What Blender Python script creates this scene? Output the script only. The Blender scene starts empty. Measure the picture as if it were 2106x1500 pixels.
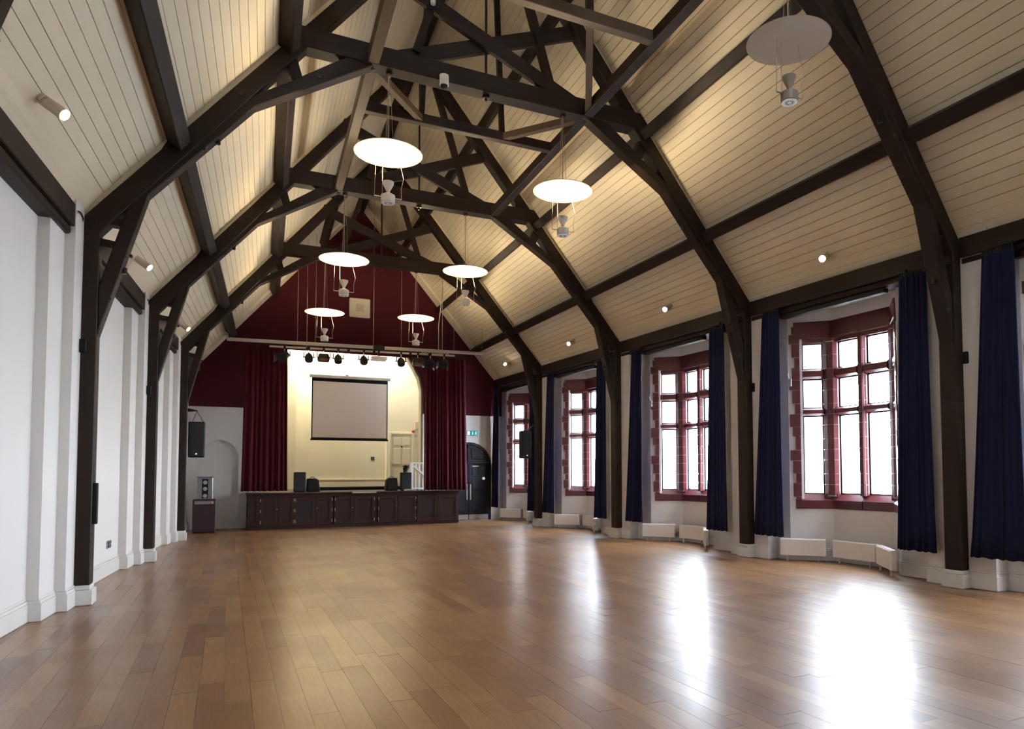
import bpy, bmesh, math, random
from mathutils import Vector, Matrix
from mathutils.geometry import tessellate_polygon
random.seed(7)
scene = bpy.context.scene
COL = scene.collection

# ------------------------------------------------------------------ camera
W_PX, H_PX, F_PX = 2106, 1500, 1460.0
PPX, PPY = 151.3, 155.7
cam_d = bpy.data.cameras.new('camera')
cam = bpy.data.objects.new('camera', cam_d)
COL.objects.link(cam)
yaw, pitch, roll = 0.4671, 0.0465, -0.0041
f0 = Vector((math.sin(yaw), math.cos(yaw), 0))
r0 = Vector((math.cos(yaw), -math.sin(yaw), 0))
fw = f0 * math.cos(pitch) + Vector((0, 0, math.sin(pitch)))
up = -f0 * math.sin(pitch) + Vector((0, 0, math.cos(pitch)))
rr = r0 * math.cos(roll) + up * math.sin(roll)
uu = -r0 * math.sin(roll) + up * math.cos(roll)
m = Matrix((rr, uu, -fw)).transposed().to_4x4()
m.translation = Vector((-2.639, 0, 1.65))
cam.matrix_world = m
cam_d.sensor_fit = 'HORIZONTAL'
cam_d.sensor_width = 36
cam_d.lens = F_PX / W_PX * 36
cam_d.shift_x = -PPX / W_PX
cam_d.shift_y = PPY / W_PX
cam_d.clip_end = 300
scene.camera = cam

# ------------------------------------------------------------------ world + exposure
SKY = 29.0
world = bpy.data.worlds.new('overcast_sky')
scene.world = world
world.use_nodes = True
bg = world.node_tree.nodes['Background']
bg.inputs[0].default_value = (0.80, 0.90, 1.0, 1)
bg.inputs[1].default_value = SKY
vs = scene.view_settings
vs.view_transform = 'Standard'
vs.look = 'None'
vs.gamma = 1
vs.use_curve_mapping = False
vs.exposure = 1.17
cy = scene.cycles
cy.max_bounces = 5; cy.diffuse_bounces = 3; cy.glossy_bounces = 2; cy.transmission_bounces = 2; cy.transparent_max_bounces = 8
cy.adaptive_threshold = 0.08
cy.caustics_reflective = False; cy.caustics_refractive = False
LAMP_W = 180.0      # uplighter under each lit disc
SPOT_W = 130.0       # small ceiling spotlights
STAGE_W = 170.0     # batten over the stage

# ------------------------------------------------------------------ materials
MATS = {}
def mat(name, color, rough=0.6, metal=0.0, spec=0.5, noise=0.0, nscale=8.0, stretch=(1, 1, 1), bump=0.0,
        sheen=0.0, coat=0.0, emit=None, estr=0.0, c2=None):
    if name in MATS:
        return MATS[name]
    M = bpy.data.materials.new(name)
    M.use_nodes = True
    nt = M.node_tree
    b = nt.nodes['Principled BSDF']
    b.inputs['Base Color'].default_value = (*color, 1)
    b.inputs['Roughness'].default_value = rough
    b.inputs['Metallic'].default_value = metal
    b.inputs['Specular IOR Level'].default_value = spec
    if sheen:
        b.inputs['Sheen Weight'].default_value = sheen
        b.inputs['Sheen Roughness'].default_value = 0.4
        b.inputs['Sheen Tint'].default_value = (*[min(1, c * 6 + .1) for c in color], 1)
    if coat:
        b.inputs['Coat Weight'].default_value = coat
        b.inputs['Coat Roughness'].default_value = 0.15
    if emit:
        b.inputs['Emission Color'].default_value = (*emit, 1)
        b.inputs['Emission Strength'].default_value = estr
    if noise or bump:
        tc = nt.nodes.new('ShaderNodeTexCoord')
        mp = nt.nodes.new('ShaderNodeMapping')
        mp.inputs['Scale'].default_value = stretch
        nz = nt.nodes.new('ShaderNodeTexNoise')
        nz.inputs['Scale'].default_value = nscale
        nz.inputs['Detail'].default_value = 6
        nt.links.new(tc.outputs['Object'], mp.inputs[0])
        nt.links.new(mp.outputs[0], nz.inputs[0])
        if noise:
            mx = nt.nodes.new('ShaderNodeMix')
            mx.data_type = 'RGBA'
            lo = c2 if c2 else tuple(c * (1 - noise) for c in color)
            mx.inputs[6].default_value = (*lo, 1)
            mx.inputs[7].default_value = (*[min(1, c * (1 + noise * .6)) for c in color], 1)
            nt.links.new(nz.outputs[0], mx.inputs[0])
            nt.links.new(mx.outputs[2], b.inputs['Base Color'])
        if bump:
            bp = nt.nodes.new('ShaderNodeBump')
            bp.inputs['Strength'].default_value = bump
            bp.inputs['Distance'].default_value = 0.02
            nt.links.new(nz.outputs[0], bp.inputs['Height'])
            nt.links.new(bp.outputs[0], b.inputs['Normal'])
    MATS[name] = M
    return M

TIMBER = mat('dark_timber', (0.027, 0.0155, 0.0115), 0.5, spec=.22, noise=.45, nscale=3, stretch=(1, 1, 6), bump=.08)
PALE_T = mat('brown_timber', (0.085, 0.052, 0.030), 0.55, noise=.4, nscale=4, stretch=(6, 1, 6), bump=.08)
CEIL = mat('cream_board', (0.81, 0.715, 0.53), 0.5, noise=.06, nscale=2)
GAPM = mat('board_gap', (0.20, 0.13, 0.08), 0.9)
WHITE = mat('white_plaster', (0.73, 0.70, 0.67), 0.7, noise=.04, nscale=1.5, bump=.03)
SKIRT = mat('white_gloss_paint', (0.74, 0.72, 0.69), 0.35, noise=.05, nscale=3)
CREAM = mat('cream_plaster', (0.80, 0.75, 0.58), 0.7, noise=.06, nscale=.8)
CREAM_P = mat('cream_paint', (0.74, 0.69, 0.53), 0.45)
MAROON = mat('maroon_wall_paint', (0.068, 0.006, 0.011), 0.8, spec=.25, noise=.12, nscale=1.2)
TERRA = mat('red_terracotta', (0.105, 0.022, 0.025), 0.3, noise=.22, nscale=5, bump=.05)
MORTAR = mat('pale_mortar', (0.55, 0.40, 0.38), 0.8)
NAVY = mat('navy_velvet', (0.008, 0.012, 0.048), 0.85, noise=.25, nscale=12, sheen=.08, spec=.2)
REDC = mat('red_velvet', (0.062, 0.0035, 0.0085), 0.85, noise=.25, nscale=10, sheen=.08, spec=.2)
BLACKP = mat('black_plastic', (0.008, 0.009, 0.011), 0.55, spec=.2)
BLACKM = mat('black_metal', (0.014, 0.012, 0.011), 0.5, spec=.3)
IRON = mat('bolt_iron', (0.05, 0.045, 0.04), 0.35, metal=.8)
STEEL = mat('steel', (0.6, 0.58, 0.55), 0.35, metal=.9)
GREYB = mat('grey_painted_bar', (0.55, 0.50, 0.45), 0.5, metal=.3)
RADW = mat('white_enamel', (0.82, 0.80, 0.77), 0.3)
DISCW = mat('white_disc_enamel', (0.80, 0.80, 0.80), 0.16)
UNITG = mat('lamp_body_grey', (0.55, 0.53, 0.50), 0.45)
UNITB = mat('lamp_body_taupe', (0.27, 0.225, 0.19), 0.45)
SCREENM = mat('screen_fabric', (0.90, 0.83, 0.82), 0.8)
STAGEB = mat('stage_front_brown', (0.042, 0.018, 0.015), 0.5, spec=.3, noise=.2, nscale=4)
STAGEF = mat('stage_floor_dark', (0.06, 0.038, 0.028), 0.5, noise=.3, nscale=3)
GRILL = mat('grille_dark', (0.022, 0.010, 0.012), 0.6)
DOORN = mat('dark_door_paint', (0.014, 0.016, 0.026), 0.4, spec=.35)
BEIGE = mat('beige_plastic', (0.62, 0.54, 0.42), 0.5)
GREENS = mat('sign_green', (0.0, 0.22, 0.20), 0.4, emit=(0.0, .35, .33), estr=.15)
SIGNW = mat('sign_white', (0.85, 0.9, 0.9), 0.4, emit=(.8, .9, .9), estr=.25)
REDPL = mat('red_plastic', (0.45, 0.03, 0.02), 0.4)
BURG = mat('burgundy_case', (0.030, 0.008, 0.016), 0.5)
GREYEQ = mat('silver_equipment', (0.30, 0.30, 0.32), 0.35, metal=.5, noise=.3, nscale=30)
GROUND = mat('outside_paving', (0.42, 0.43, 0.42), 0.9, noise=.2, nscale=.5)
WIRE = mat('steel_wire', (0.45, 0.36, 0.28), 0.5, metal=.4)
LENS = mat('lit_lens', (1, 1, 1), 0.4, emit=(1.0, 0.80, 0.52), estr=22)
BATTEN = mat('batten_tube', (1, 1, 1), 0.4, emit=(1.0, 0.86, 0.56), estr=8)

def glass_mat():
    M = bpy.data.materials.new('window_glass'); M.use_nodes = True
    nt = M.node_tree; nt.nodes.clear()
    out = nt.nodes.new('ShaderNodeOutputMaterial')
    mx = nt.nodes.new('ShaderNodeMixShader'); mx.inputs[0].default_value = .06
    tr = nt.nodes.new('ShaderNodeBsdfTransparent'); tr.inputs[0].default_value = (.97, .98, 1, 1)
    gl = nt.nodes.new('ShaderNodeBsdfGlossy'); gl.inputs['Roughness'].default_value = .05
    nt.links.new(tr.outputs[0], mx.inputs[1]); nt.links.new(gl.outputs[0], mx.inputs[2])
    nt.links.new(mx.outputs[0], out.inputs[0])
    return M
GLASS = glass_mat()

def floor_mat():
    M = bpy.data.materials.new('oak_plank'); M.use_nodes = True
    nt = M.node_tree; b = nt.nodes['Principled BSDF']
    N = nt.nodes.new
    geo = N('ShaderNodeNewGeometry'); oi = N('ShaderNodeObjectInfo')
    ad = N('ShaderNodeMath'); ad.operation = 'ADD'
    fr = N('ShaderNodeMath'); fr.operation = 'FRACT'
    nt.links.new(geo.outputs['Random Per Island'], ad.inputs[0]); nt.links.new(oi.outputs['Random'], ad.inputs[1])
    nt.links.new(ad.outputs[0], fr.inputs[0])
    cr = N('ShaderNodeValToRGB')
    e = cr.color_ramp.elements
    e[0].position = 0; e[0].color = (0.185, 0.078, 0.027, 1)
    e[1].position = 1; e[1].color = (0.320, 0.160, 0.058, 1)
    k = cr.color_ramp.elements.new(.45); k.color = (0.250, 0.114, 0.039, 1)
    k = cr.color_ramp.elements.new(.8); k.color = (0.272, 0.132, 0.048, 1)
    nt.links.new(fr.outputs[0], cr.inputs[0])
    tc = N('ShaderNodeTexCoord'); mp = N('ShaderNodeMapping'); mp.inputs['Scale'].default_value = (30, 1.6, 1)
    nz = N('ShaderNodeTexNoise'); nz.inputs['Scale'].default_value = 2; nz.inputs['Detail'].default_value = 8
    nt.links.new(tc.outputs['Object'], mp.inputs[0]); nt.links.new(mp.outputs[0], nz.inputs[0])
    mx = N('ShaderNodeMix'); mx.data_type = 'RGBA'; mx.blend_type = 'MULTIPLY'; mx.inputs[0].default_value = .55
    cr2 = N('ShaderNodeValToRGB'); cr2.color_ramp.elements[0].color = (.55, .5, .45, 1); cr2.color_ramp.elements[1].color = (1, 1, 1, 1)
    cr2.color_ramp.elements[0].position = .3; cr2.color_ramp.elements[1].position = .65
    nt.links.new(nz.outputs[0], cr2.inputs[0])
    nt.links.new(cr.outputs[0], mx.inputs[6]); nt.links.new(cr2.outputs[0], mx.inputs[7])
    # worn scuffs with a shape of their own
    sc = N('ShaderNodeTexNoise'); sc.inputs['Scale'].default_value = .9; sc.inputs['Detail'].default_value = 5
    nt.links.new(tc.outputs['Object'], sc.inputs[0])
    rr_ = N('ShaderNodeMapRange'); rr_.inputs[1].default_value = .3; rr_.inputs[2].default_value = .7
    rr_.inputs[3].default_value = .34; rr_.inputs[4].default_value = .46
    nt.links.new(sc.outputs[0], rr_.inputs[0]); nt.links.new(rr_.outputs[0], b.inputs['Roughness'])
    nt.links.new(mx.outputs[2], b.inputs['Base Color'])
    b.inputs['Specular IOR Level'].default_value = .5
    b.inputs['Coat Weight'].default_value = .4
    b.inputs['Coat Roughness'].default_value = .24
    bp = N('ShaderNodeBump'); bp.inputs['Strength'].default_value = .06; bp.inputs['Distance'].default_value = .01
    nt.links.new(nz.outputs[0], bp.inputs['Height']); nt.links.new(bp.outputs[0], b.inputs['Normal'])
    return M
FLOORM = floor_mat()

# ------------------------------------------------------------------ mesh builder
class MB:
    def __init__(s): s.v = []; s.f = []
    def add(s, vs, fs):
        o = len(s.v); s.v += [tuple(p) for p in vs]; s.f += [tuple(i + o for i in q) for q in fs]; return s
    def hexa(s, p):  # 4 bottom (ccw) + 4 top
        return s.add(p, [(3, 2, 1, 0), (4, 5, 6, 7), (0, 1, 5, 4), (1, 2, 6, 5), (2, 3, 7, 6), (3, 0, 4, 7)])
    def box(s, x0, x1, y0, y1, z0, z1):
        return s.hexa([(x0, y0, z0), (x1, y0, z0), (x1, y1, z0), (x0, y1, z0), (x0, y0, z1), (x1, y0, z1), (x1, y1, z1), (x0, y1, z1)])
    def beam(s, p0, p1, w, d, up=(0, 0, 1)):
        p0, p1 = Vector(p0), Vector(p1); t = (p1 - p0).normalized()
        sd = t.cross(Vector(up))
        if sd.length < 1e-5: sd = t.cross(Vector((1, 0, 0)))
        sd.normalize(); u = sd.cross(t).normalized()
        q = []
        for p in (p0, p1):
            q += [p - sd * w / 2 - u * d / 2, p + sd * w / 2 - u * d / 2, p + sd * w / 2 + u * d / 2, p - sd * w / 2 + u * d / 2]
        return s.hexa(q)
    def prism(s, poly, ax, a0, a1):
        # poly 2d ngon extruded along axis ax ('y': (x,z); 'z': (x,y); 'x': (y,z))
        n = len(poly)
        def P(p, a): return {'y': (p[0], a, p[1]), 'z': (p[0], p[1], a), 'x': (a, p[0], p[1])}[ax]
        vs = [P(p, a0) for p in poly] + [P(p, a1) for p in poly]
        fs = [tuple(range(n)), tuple(range(2 * n - 1, n - 1, -1))] + [(i, i + n, (i + 1) % n + n, (i + 1) % n) for i in range(n)]
        return s.add(vs, fs)
    def holed(s, outer, holes, ax, a0, a1):
        loops = [outer] + holes
        flat = [p for l in loops for p in l]
        tri = tessellate_polygon([[Vector((p[0], p[1], 0)) for p in l] for l in loops])
        def P(p, a): return {'y': (p[0], a, p[1]), 'x': (a, p[0], p[1])}[ax]
        n = len(flat)
        vs = [P(p, a0) for p in flat] + [P(p, a1) for p in flat]
        fs = [tuple(t) for t in tri] + [tuple(i + n for i in reversed(t)) for t in tri]
        o = 0
        for l in loops:
            k = len(l)
            fs += [(o + i, o + (i + 1) % k, o + (i + 1) % k + n, o + i + n) for i in range(k)]
            o += k
        return s.add(vs, fs)
    def cyl(s, p0, p1, r0, r1=None, n=12):
        if r1 is None: r1 = r0
        p0, p1 = Vector(p0), Vector(p1); t = (p1 - p0).normalized()
        a = t.cross(Vector((0, 0, 1)))
        if a.length < 1e-4: a = t.cross(Vector((1, 0, 0)))
        a.normalize(); b = t.cross(a)
        vs = []
        for p, r in ((p0, r0), (p1, r1)):
            vs += [p + (a * math.cos(2 * math.pi * i / n) + b * math.sin(2 * math.pi * i / n)) * r for i in range(n)]
        fs = [(i, (i + 1) % n, (i + 1) % n + n, i + n) for i in range(n)] + [tuple(range(n - 1, -1, -1)), tuple(range(n, 2 * n))]
        return s.add(vs, fs)
    def lathe(s, c, prof, n=24, M3=None):
        c = Vector(c); vs = []
        for r, z in prof:
            for i in range(n):
                a = 2 * math.pi * i / n
                q = Vector((r * math.cos(a), r * math.sin(a), z))
                if M3 is not None: q = M3 @ q
                vs.append(c + q)
        fs = []
        for j in range(len(prof) - 1):
            for i in range(n):
                fs.append((j * n + i, j * n + (i + 1) % n, (j + 1) * n + (i + 1) % n, (j + 1) * n + i))
        fs.append(tuple(range(n - 1, -1, -1))); k = (len(prof) - 1) * n
        fs.append(tuple(range(k, k + n)))
        return s.add(vs, fs)
    def tube(s, pts, r, n=6):
        for a, b in zip(pts[:-1], pts[1:]): s.cyl(a, b, r, r, n)
        return s
    def build(s, name, m, parent=None, smooth=False, bevel=0.0, label=None, kind=None):
        me = bpy.data.meshes.new(name)
        me.from_pydata(s.v, [], s.f)
        bm = bmesh.new(); bm.from_mesh(me); bmesh.ops.recalc_face_normals(bm, faces=bm.faces); bm.to_mesh(me); bm.free(); me.update()
        me.materials.append(m)
        if smooth:
            for p in me.polygons: p.use_smooth = True
            try: me.set_sharp_from_angle(angle=math.radians(35))
            except Exception: pass
        o = bpy.data.objects.new(name, me); COL.objects.link(o)
        if parent is not None: par(o, parent)
        if bevel:
            md = o.modifiers.new('bevel', 'BEVEL'); md.width = bevel; md.segments = 1; md.limit_method = 'ANGLE'
        if label: o['label'] = label
        if kind: o['kind'] = kind
        return o

ROOT = {}
def par(o, parent):
    o.parent = parent
    o.matrix_parent_inverse = Matrix.Translation(-Vector(ROOT.get(parent.name, (0, 0, 0))))
def thing(name, label, cat, loc, group=None):
    o = bpy.data.objects.new(name, None); COL.objects.link(o)
    o.location = loc; o.empty_display_size = .2
    ROOT[o.name] = tuple(loc)
    o['label'] = label; o['category'] = cat
    if group: o['group'] = group
    return o
def tag(o, label, cat, group=None):
    o['label'] = label; o['category'] = cat
    if group: o['group'] = group
    return o
def struct(o, label, cat=None):
    o['kind'] = 'structure'; o['label'] = label
    if cat: o['category'] = cat
    return o
def sthing(name, label, cat, loc):
    o = thing(name, label, cat, loc); o['kind'] = 'structure'; return o

# ------------------------------------------------------------------ hall geometry
YT = {'Y': 2.3, 'Z': 6.616, 'A': 10.99, 'B': 15.83, 'C': 20.468}
YG = 24.36; Y0 = -2.6
TD = 0.26; PW = 0.2
ZE = 5.0
def XL(y): return -4.18 + .0647 * (y - 10.99)
def XR(y): return 6.43 - .0465 * (y - 10.99)
def OL(y): return XL(y) - PW
def OR(y): return XR(y) + PW
def half(y): return (OR(y) - OL(y)) / 2
def mid(y): return (OR(y) + OL(y)) / 2
def kk(y): return 1.245 - .005 * (y - 10.99)
def roof(s, u, y, dz=0.0):
    h = half(y); xo = OL(y) if s < 0 else OR(y)
    return Vector((xo - s * u * h, y, ZE + kk(y) * h * u + dz))

# ------------------------------------------------------------------ outside ground
g = MB().box(8.6, 60, -40, 70, -.7, -.5).build('ground', GROUND); struct(g, 'pale paving outside beyond the bay windows', 'ground')

# ------------------------------------------------------------------ floor
fl = sthing('floor', 'polished oak plank floor running the length of the hall', 'floor', (0, 8, 0))
MB().box(-5.6, 8.4, Y0 - .3, YG + .5, -.14, -.022).build('subfloor', GAPM, fl)
planks = []
PWID = 0.178
nx = int(13.4 / PWID)
for i in range(nx):
    x0 = -5.3 + i * PWID; x1 = x0 + PWID - .0018
    y = Y0 - random.random() * 1.4
    while y < YG + .3:
        L = 1.15 + random.random() * .75
        planks.append((x0, x1, max(y, Y0), min(y + L - .003, YG + .4)))
        y += L
inv = cam.matrix_world.inverted()
def vis_px(x, y, z):
    q = inv @ Vector((x, y, z))
    if q.z > -.2: return None
    return (W_PX / 2 + PPX + F_PX * q.x / -q.z, H_PX / 2 + PPY - F_PX * q.y / -q.z)
def psize(p):
    best = 0
    pts = [vis_px(x, y, 0) for x in p[:2] for y in p[2:]]
    if any(q is None for q in pts): return 0
    cx_ = sum(q[0] for q in pts) / 4; cy_ = sum(q[1] for q in pts) / 4
    if not (0 < cx_ < W_PX and 0 < cy_ < H_PX + 60): return 0
    return (max(q[0] for q in pts) - min(q[0] for q in pts)) * (max(q[1] for q in pts) - min(q[1] for q in pts))
planks = [p for p in planks if p[1] > OL(p[2]) - .4 and p[0] < OR(p[2]) + 1.2]
planks.sort(key=psize, reverse=True)
for p in planks[:295]:
    MB().box(p[0], p[1], p[2], p[3], -.022, random.uniform(-.0006, .0006)).build('plank', FLOORM, fl)
mb = MB()
for p in planks[295:]: mb.box(p[0], p[1], p[2], p[3], -.022, 0)
mb.build('planks_beyond', FLOORM, fl, kind='stuff')

# ------------------------------------------------------------------ left wall with stepped pilasters
def plan_wall(pts, z0, z1, out):
    """closed prism: pts = room-side polyline, out = x of the outer side"""
    mb = MB()
    for p, q in zip(pts[:-1], pts[1:]):
        if abs(p[1] - q[1]) > 1e-6:
            a = [(p[0], p[1]), (q[0], q[1]), (out, q[1]), (out, p[1])]
            mb.hexa([(x, y, z0) for x, y in a] + [(x, y, z1) for x, y in a])
    return mb
def left_profile(off=0.0):
    pts = [(XL(Y0) - .40 + off, Y0)]
    for t in ('Y', 'Z', 'A', 'B', 'C'):
        y = YT[t] - (.8 if t == 'Z' else 0)  # nearest pilaster shifted to follow the turned truss
        a, b = y - .96, y - .38
        c, d = y + TD + .38, y + TD + .96
        e = off * .8
        pts += [(XL(a) - .40 + off, a - e), (XL(a) - .28 + off, a - e), (XL(b) - .28 + off, b - e), (XL(b) - .17 + off, b - e),
                (XL(c) - .17 + off, c + e), (XL(c) - .28 + off, c + e), (XL(d) - .28 + off, d + e), (XL(d) - .40 + off, d + e)]
    pts.append((XL(YG) - .40 + off, YG))
    return pts
struct(plan_wall(left_profile(), 0, 5.12, -5.9).build('wall_left', WHITE), 'white plaster left wall with stepped pilasters', 'wall')
bb = sthing('baseboard_left', 'white moulded baseboard along the left wall', 'baseboard', (-4.6, 10, 0))
plan_wall(left_profile(.03), .004, .20, -4.95).build('skirting', SKIRT, bb, bevel=.004)
plan_wall(left_profile(.02), .20, .235, -4.95).build('moulding', SKIRT, bb, bevel=.008)
plan_wall(left_profile(.01), .235, .262, -4.95).build('moulding', SKIRT, bb, bevel=.006)

# ------------------------------------------------------------------ right wall with canted window bays
BAYS = {}
order = ['S', 'Y', 'Z', 'A', 'B', 'C', 'G']
yback = {'S': Y0, 'G': YG}
for a, b in zip(order[:-1], order[1:]):
    ya = Y0 if a == 'S' else YT[a] + TD
    yb = YG if b == 'G' else YT[b]
    BAYS[a + b] = (ya, yb, (ya + yb) / 2 + .17)
WO = .42           # wall face beyond post face
HB, CB, DB = 1.19, .66, .55
def wp(s, d, yc): return (XR(yc + s) + WO + d, yc + s)
def right_profile(off=0.0):
    pts = [(XR(Y0) + WO - off, Y0)]
    for a, b in zip(order[:-1], order[1:]):
        ya, yb, yc = BAYS[a + b]
        if a != 'S':
            pts += [(XR(ya + .38) + .17 - off, ya + .38 + off * .8), (XR(ya + .38) + WO - off, ya + .38 + off * .8)]
        o2 = off
        q = [wp(-HB, 0, yc), wp(-CB, DB, yc), wp(CB, DB, yc), wp(HB, 0, yc)]
        pts += [(q[0][0] - o2, q[0][1] - o2 * .3), (q[1][0] - o2, q[1][1] + o2 * .5), (q[2][0] - o2, q[2][1] - o2 * .5), (q[3][0] - o2, q[3][1] + o2 * .3)]
        if b != 'G':
            pts += [(XR(yb - .38) + WO - off, yb - .38 - off * .8), (XR(yb - .38) + .17 - off, yb - .38 - off * .8)]
    pts.append((XR(YG) + WO - off, YG))
    return pts
wr = sthing('wall_right', 'white plaster right wall folding out into canted window bays', 'wall', (6.8, 10, 0))
ZS, ZH = .97, 4.50          # terracotta band bottom / top
plan_wall(right_profile(), 0, ZS, 8.2).build('wall_below_sills', WHITE, wr)
plan_wall(right_profile(), ZH, 5.12, 8.2).build('wall_above_heads', WHITE, wr)
for a, b in zip(order[:-1], order[1:]):
    yc = BAYS[a + b][2]
    MB().prism([wp(-HB - .02, -.02, yc), wp(-CB, DB + .02, yc), wp(CB, DB + .02, yc), wp(HB + .02, -.02, yc)], 'z', 4.72, 5.10).build('bay_soffit', WHITE, wr)
# piers between the bays
edges = []
prevy = Y0
for a, b in zip(order[:-1], order[1:]):
    ya, yb, yc = BAYS[a + b]
    y1 = yc - HB
    pts = []
    if a == 'S': pts = [(XR(Y0) + WO, Y0)]
    else:
        y_ = YT[a]
        pyc = BAYS[order[order.index(a) - 1] + a][2]
        pts = [wp(HB, 0, pyc), (XR(y_ - .38) + WO, y_ - .38), (XR(y_ - .38) + .17, y_ - .38), (XR(ya + .38) + .17, ya + .38), (XR(ya + .38) + WO, ya + .38)]
    pts.append(wp(-HB, 0, yc))
    xo = 8.2
    # outer side tucks behind the cants
    poly = pts + [(pts[-1][0] + .3, pts[-1][1] + .06), (pts[-1][0] + .75, pts[-1][1] + .10), (pts[0][0] + .75, pts[0][1] - (.10 if a != 'S' else 0)), (pts[0][0] + .3, pts[0][1] - (.06 if a != 'S' else 0))]
    MB().prism(poly, 'z', ZS, ZH).build('pier', WHITE, wr)
yc = BAYS['CG'][2]
p = wp(HB, 0, yc)
MB().prism([p, (XR(YG) + WO, YG), (XR(YG) + WO + .75, YG), (p[0] + .75, p[1] - .1), (p[0] + .3, p[1] - .06)], 'z', ZS, ZH).build('pier', WHITE, wr)
br = sthing('baseboard_right', 'white moulded baseboard along the right wall and its bays', 'baseboard', (6.6, 10, 0))
plan_wall(right_profile(.03), .004, .20, 7.9).build('skirting', SKIRT, br, bevel=.004)
plan_wall(right_profile(.02), .20, .235, 7.9).build('moulding', SKIRT, br, bevel=.006)
plan_wall(right_profile(.01), .235, .262, 7.9).build('moulding', SKIRT, br, bevel=.006)

# ------------------------------------------------------------------ bay windows
ROWS = [(1.24, 2.72), (2.86, 3.42), (3.60, 4.10)]
def window_bay(idx, key, label):
    ya, yb, yc = BAYS[key]
    root = sthing('window_%d' % idx, label, 'window', (XR(yc) + WO, yc, ZS))
    C_ = [wp(HB, 0, yc), wp(CB, DB, yc), wp(-CB, DB, yc), wp(-HB, 0, yc)]
    def panel(i):
        a, b = Vector((*C_[i], 0)), Vector((*C_[i + 1], 0))
        t = (b - a).normalized(); n = Vector((t.y, -t.x, 0))
        if n.x > 0: n = -n               # n points into the room
        return a, t, n, (b - a).length
    def pbox(mb, i, t0, t1, d0, d1, z0, z1):
        a, t, n, L = panel(i)
        q = [a + t * t0 + n * d0, a + t * t1 + n * d0, a + t * t1 + n * d1, a + t * t0 + n * d1]
        mb.hexa([(p.x, p.y, z0) for p in q] + [(p.x, p.y, z1) for p in q]); return mb
    def splay(mb, i, t0, t1, z0, z1, wf=.5, both=(1, 1)):
        # mullion block: narrow towards the room, wide at the glass
        a, t, n, L = panel(i); w = (t1 - t0) * (1 - wf) / 2
        pl = [(t0, -.16), (t0, -.05), (t0 + w * both[0], .02), (t1 - w * both[1], .02), (t1, -.05), (t1, -.16)]
        pts = [a + t * s + n * d for s, d in pl]
        mb.prism([(p.x, p.y) for p in pts], 'z', z0, z1); return mb
    LI = {0: [(.262, .634)], 1: [(.10, .58), (.74, 1.22)], 2: [(.13, .502)]}
    Lc = panel(0)[3]
    # stacked mullion blocks
    zb = [1.22]; 
    while zb[-1] < 4.05: zb.append(zb[-1] + (.20 + .06 * ((len(zb) * 7) % 3 == 0)))
    zb[-1] = 4.10
    g_ = .004
    for z0, z1 in zip(zb[:-1], zb[1:]):
        splay(MB(), 1, .58, .74, z0 + g_, z1 - g_).build('mullion_block', TERRA, root)
        # corner mullions wrap the angle between two panels
        for i, j in ((0, 1), (1, 2)):
            ai, ti, ni, Li = panel(i); aj, tj, nj, Lj = panel(j)
            e0 = LI[i][-1][1]; e1 = LI[j][0][0]
            q = [ai + ti * e0 - ni * .16, ai + ti * e0 - ni * .05, ai + ti * (e0 + (Li - e0) * .45) + ni * .02, aj + tj * (e1 * .55) + nj * .02, aj + tj * e1 - nj * .05, aj + tj * e1 - nj * .16]
            MB().prism([(p.x, p.y) for p in q], 'z', z0 + g_, z1 - g_).build('mullion_block', TERRA, root)
    # mortar cores
    mb = MB()
    pbox(mb, 1, .60, .72, -.15, -.012, 1.22, 4.10)
    mb.build('mortar_core', MORTAR, root)
    for i, j in ((0, 1), (1, 2)):
        ai, ti, ni, Li = panel(i); aj, tj, nj, Lj = panel(j)
        e0 = LI[i][-1][1]; e1 = LI[j][0][0]
        q = [ai + ti * (e0 + .01) - ni * .15, ai + ti * (e0 + .01) - ni * .055, ai + ti * (e0 + (Li - e0) * .5) + ni * .008, aj + tj * (e1 * .5) + nj * .008, aj + tj * (e1 - .01) - nj * .055, aj + tj * (e1 - .01) - nj * .15]
        MB().prism([(p.x, p.y) for p in q], 'z', 1.2, 4.12).build('mortar_core', MORTAR, root)
        q = [ai + ti * (e0 + .01) - ni * .17, ai + ti * (e0 + .01) - ni * .02, ai + ti * Li + ni * .0, aj + tj * (e1 - .01) - nj * .02, aj + tj * (e1 - .01) - nj * .17]
        for z0_, z1_ in ((1.0, 1.252), (4.096, 4.49)):
            MB().prism([(p.x, p.y) for p in q], 'z', z0_, z1_).build('corner_block', TERRA, root)
    # quoin blocks on the outer jambs of the two cants
    zq = ZS + .02; k = 0
    pat = [.0, .05, .0, .05, .10, -.0, .05, .10, .0, .05, .10, .05, .0, .05, .10, .05, .0]
    while zq < 4.38:
        hq = (.20, .26, .18, .24)[k % 4]; z1 = min(zq + hq, 4.42)
        ex = pat[k % len(pat)]
        pbox(MB(), 0, .262 - .14 - ex, .262 - .045, -.15, .022, zq + g_, z1 - g_).build('quoin', TERRA, root)
        pbox(MB(), 0, .262 - .047, .262, -.16, -.02, zq + g_, z1 - g_).build('jamb_block', TERRA, root)
        pbox(MB(), 2, .502 + .045, .502 + .14 + ex, -.15, .022, zq + g_, z1 - g_).build('quoin', TERRA, root)
        pbox(MB(), 2, .502, .502 + .047, -.16, -.02, zq + g_, z1 - g_).build('jamb_block', TERRA, root)
        zq += hq; k += 1
    # plaster strips beside the quoins
    for i, (t0, t1) in ((0, (0, .262)), (2, (.502, Lc))):
        pbox(MB(), i, t0, t1, -.14, 0, ZS, ZH).build('plaster_strip', WHITE, root)
    # sill, head, transoms in lengths
    ext = {0: (.262 - .15, Lc), 1: (0, panel(1)[3]), 2: (0, .502 + .15)}
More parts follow.
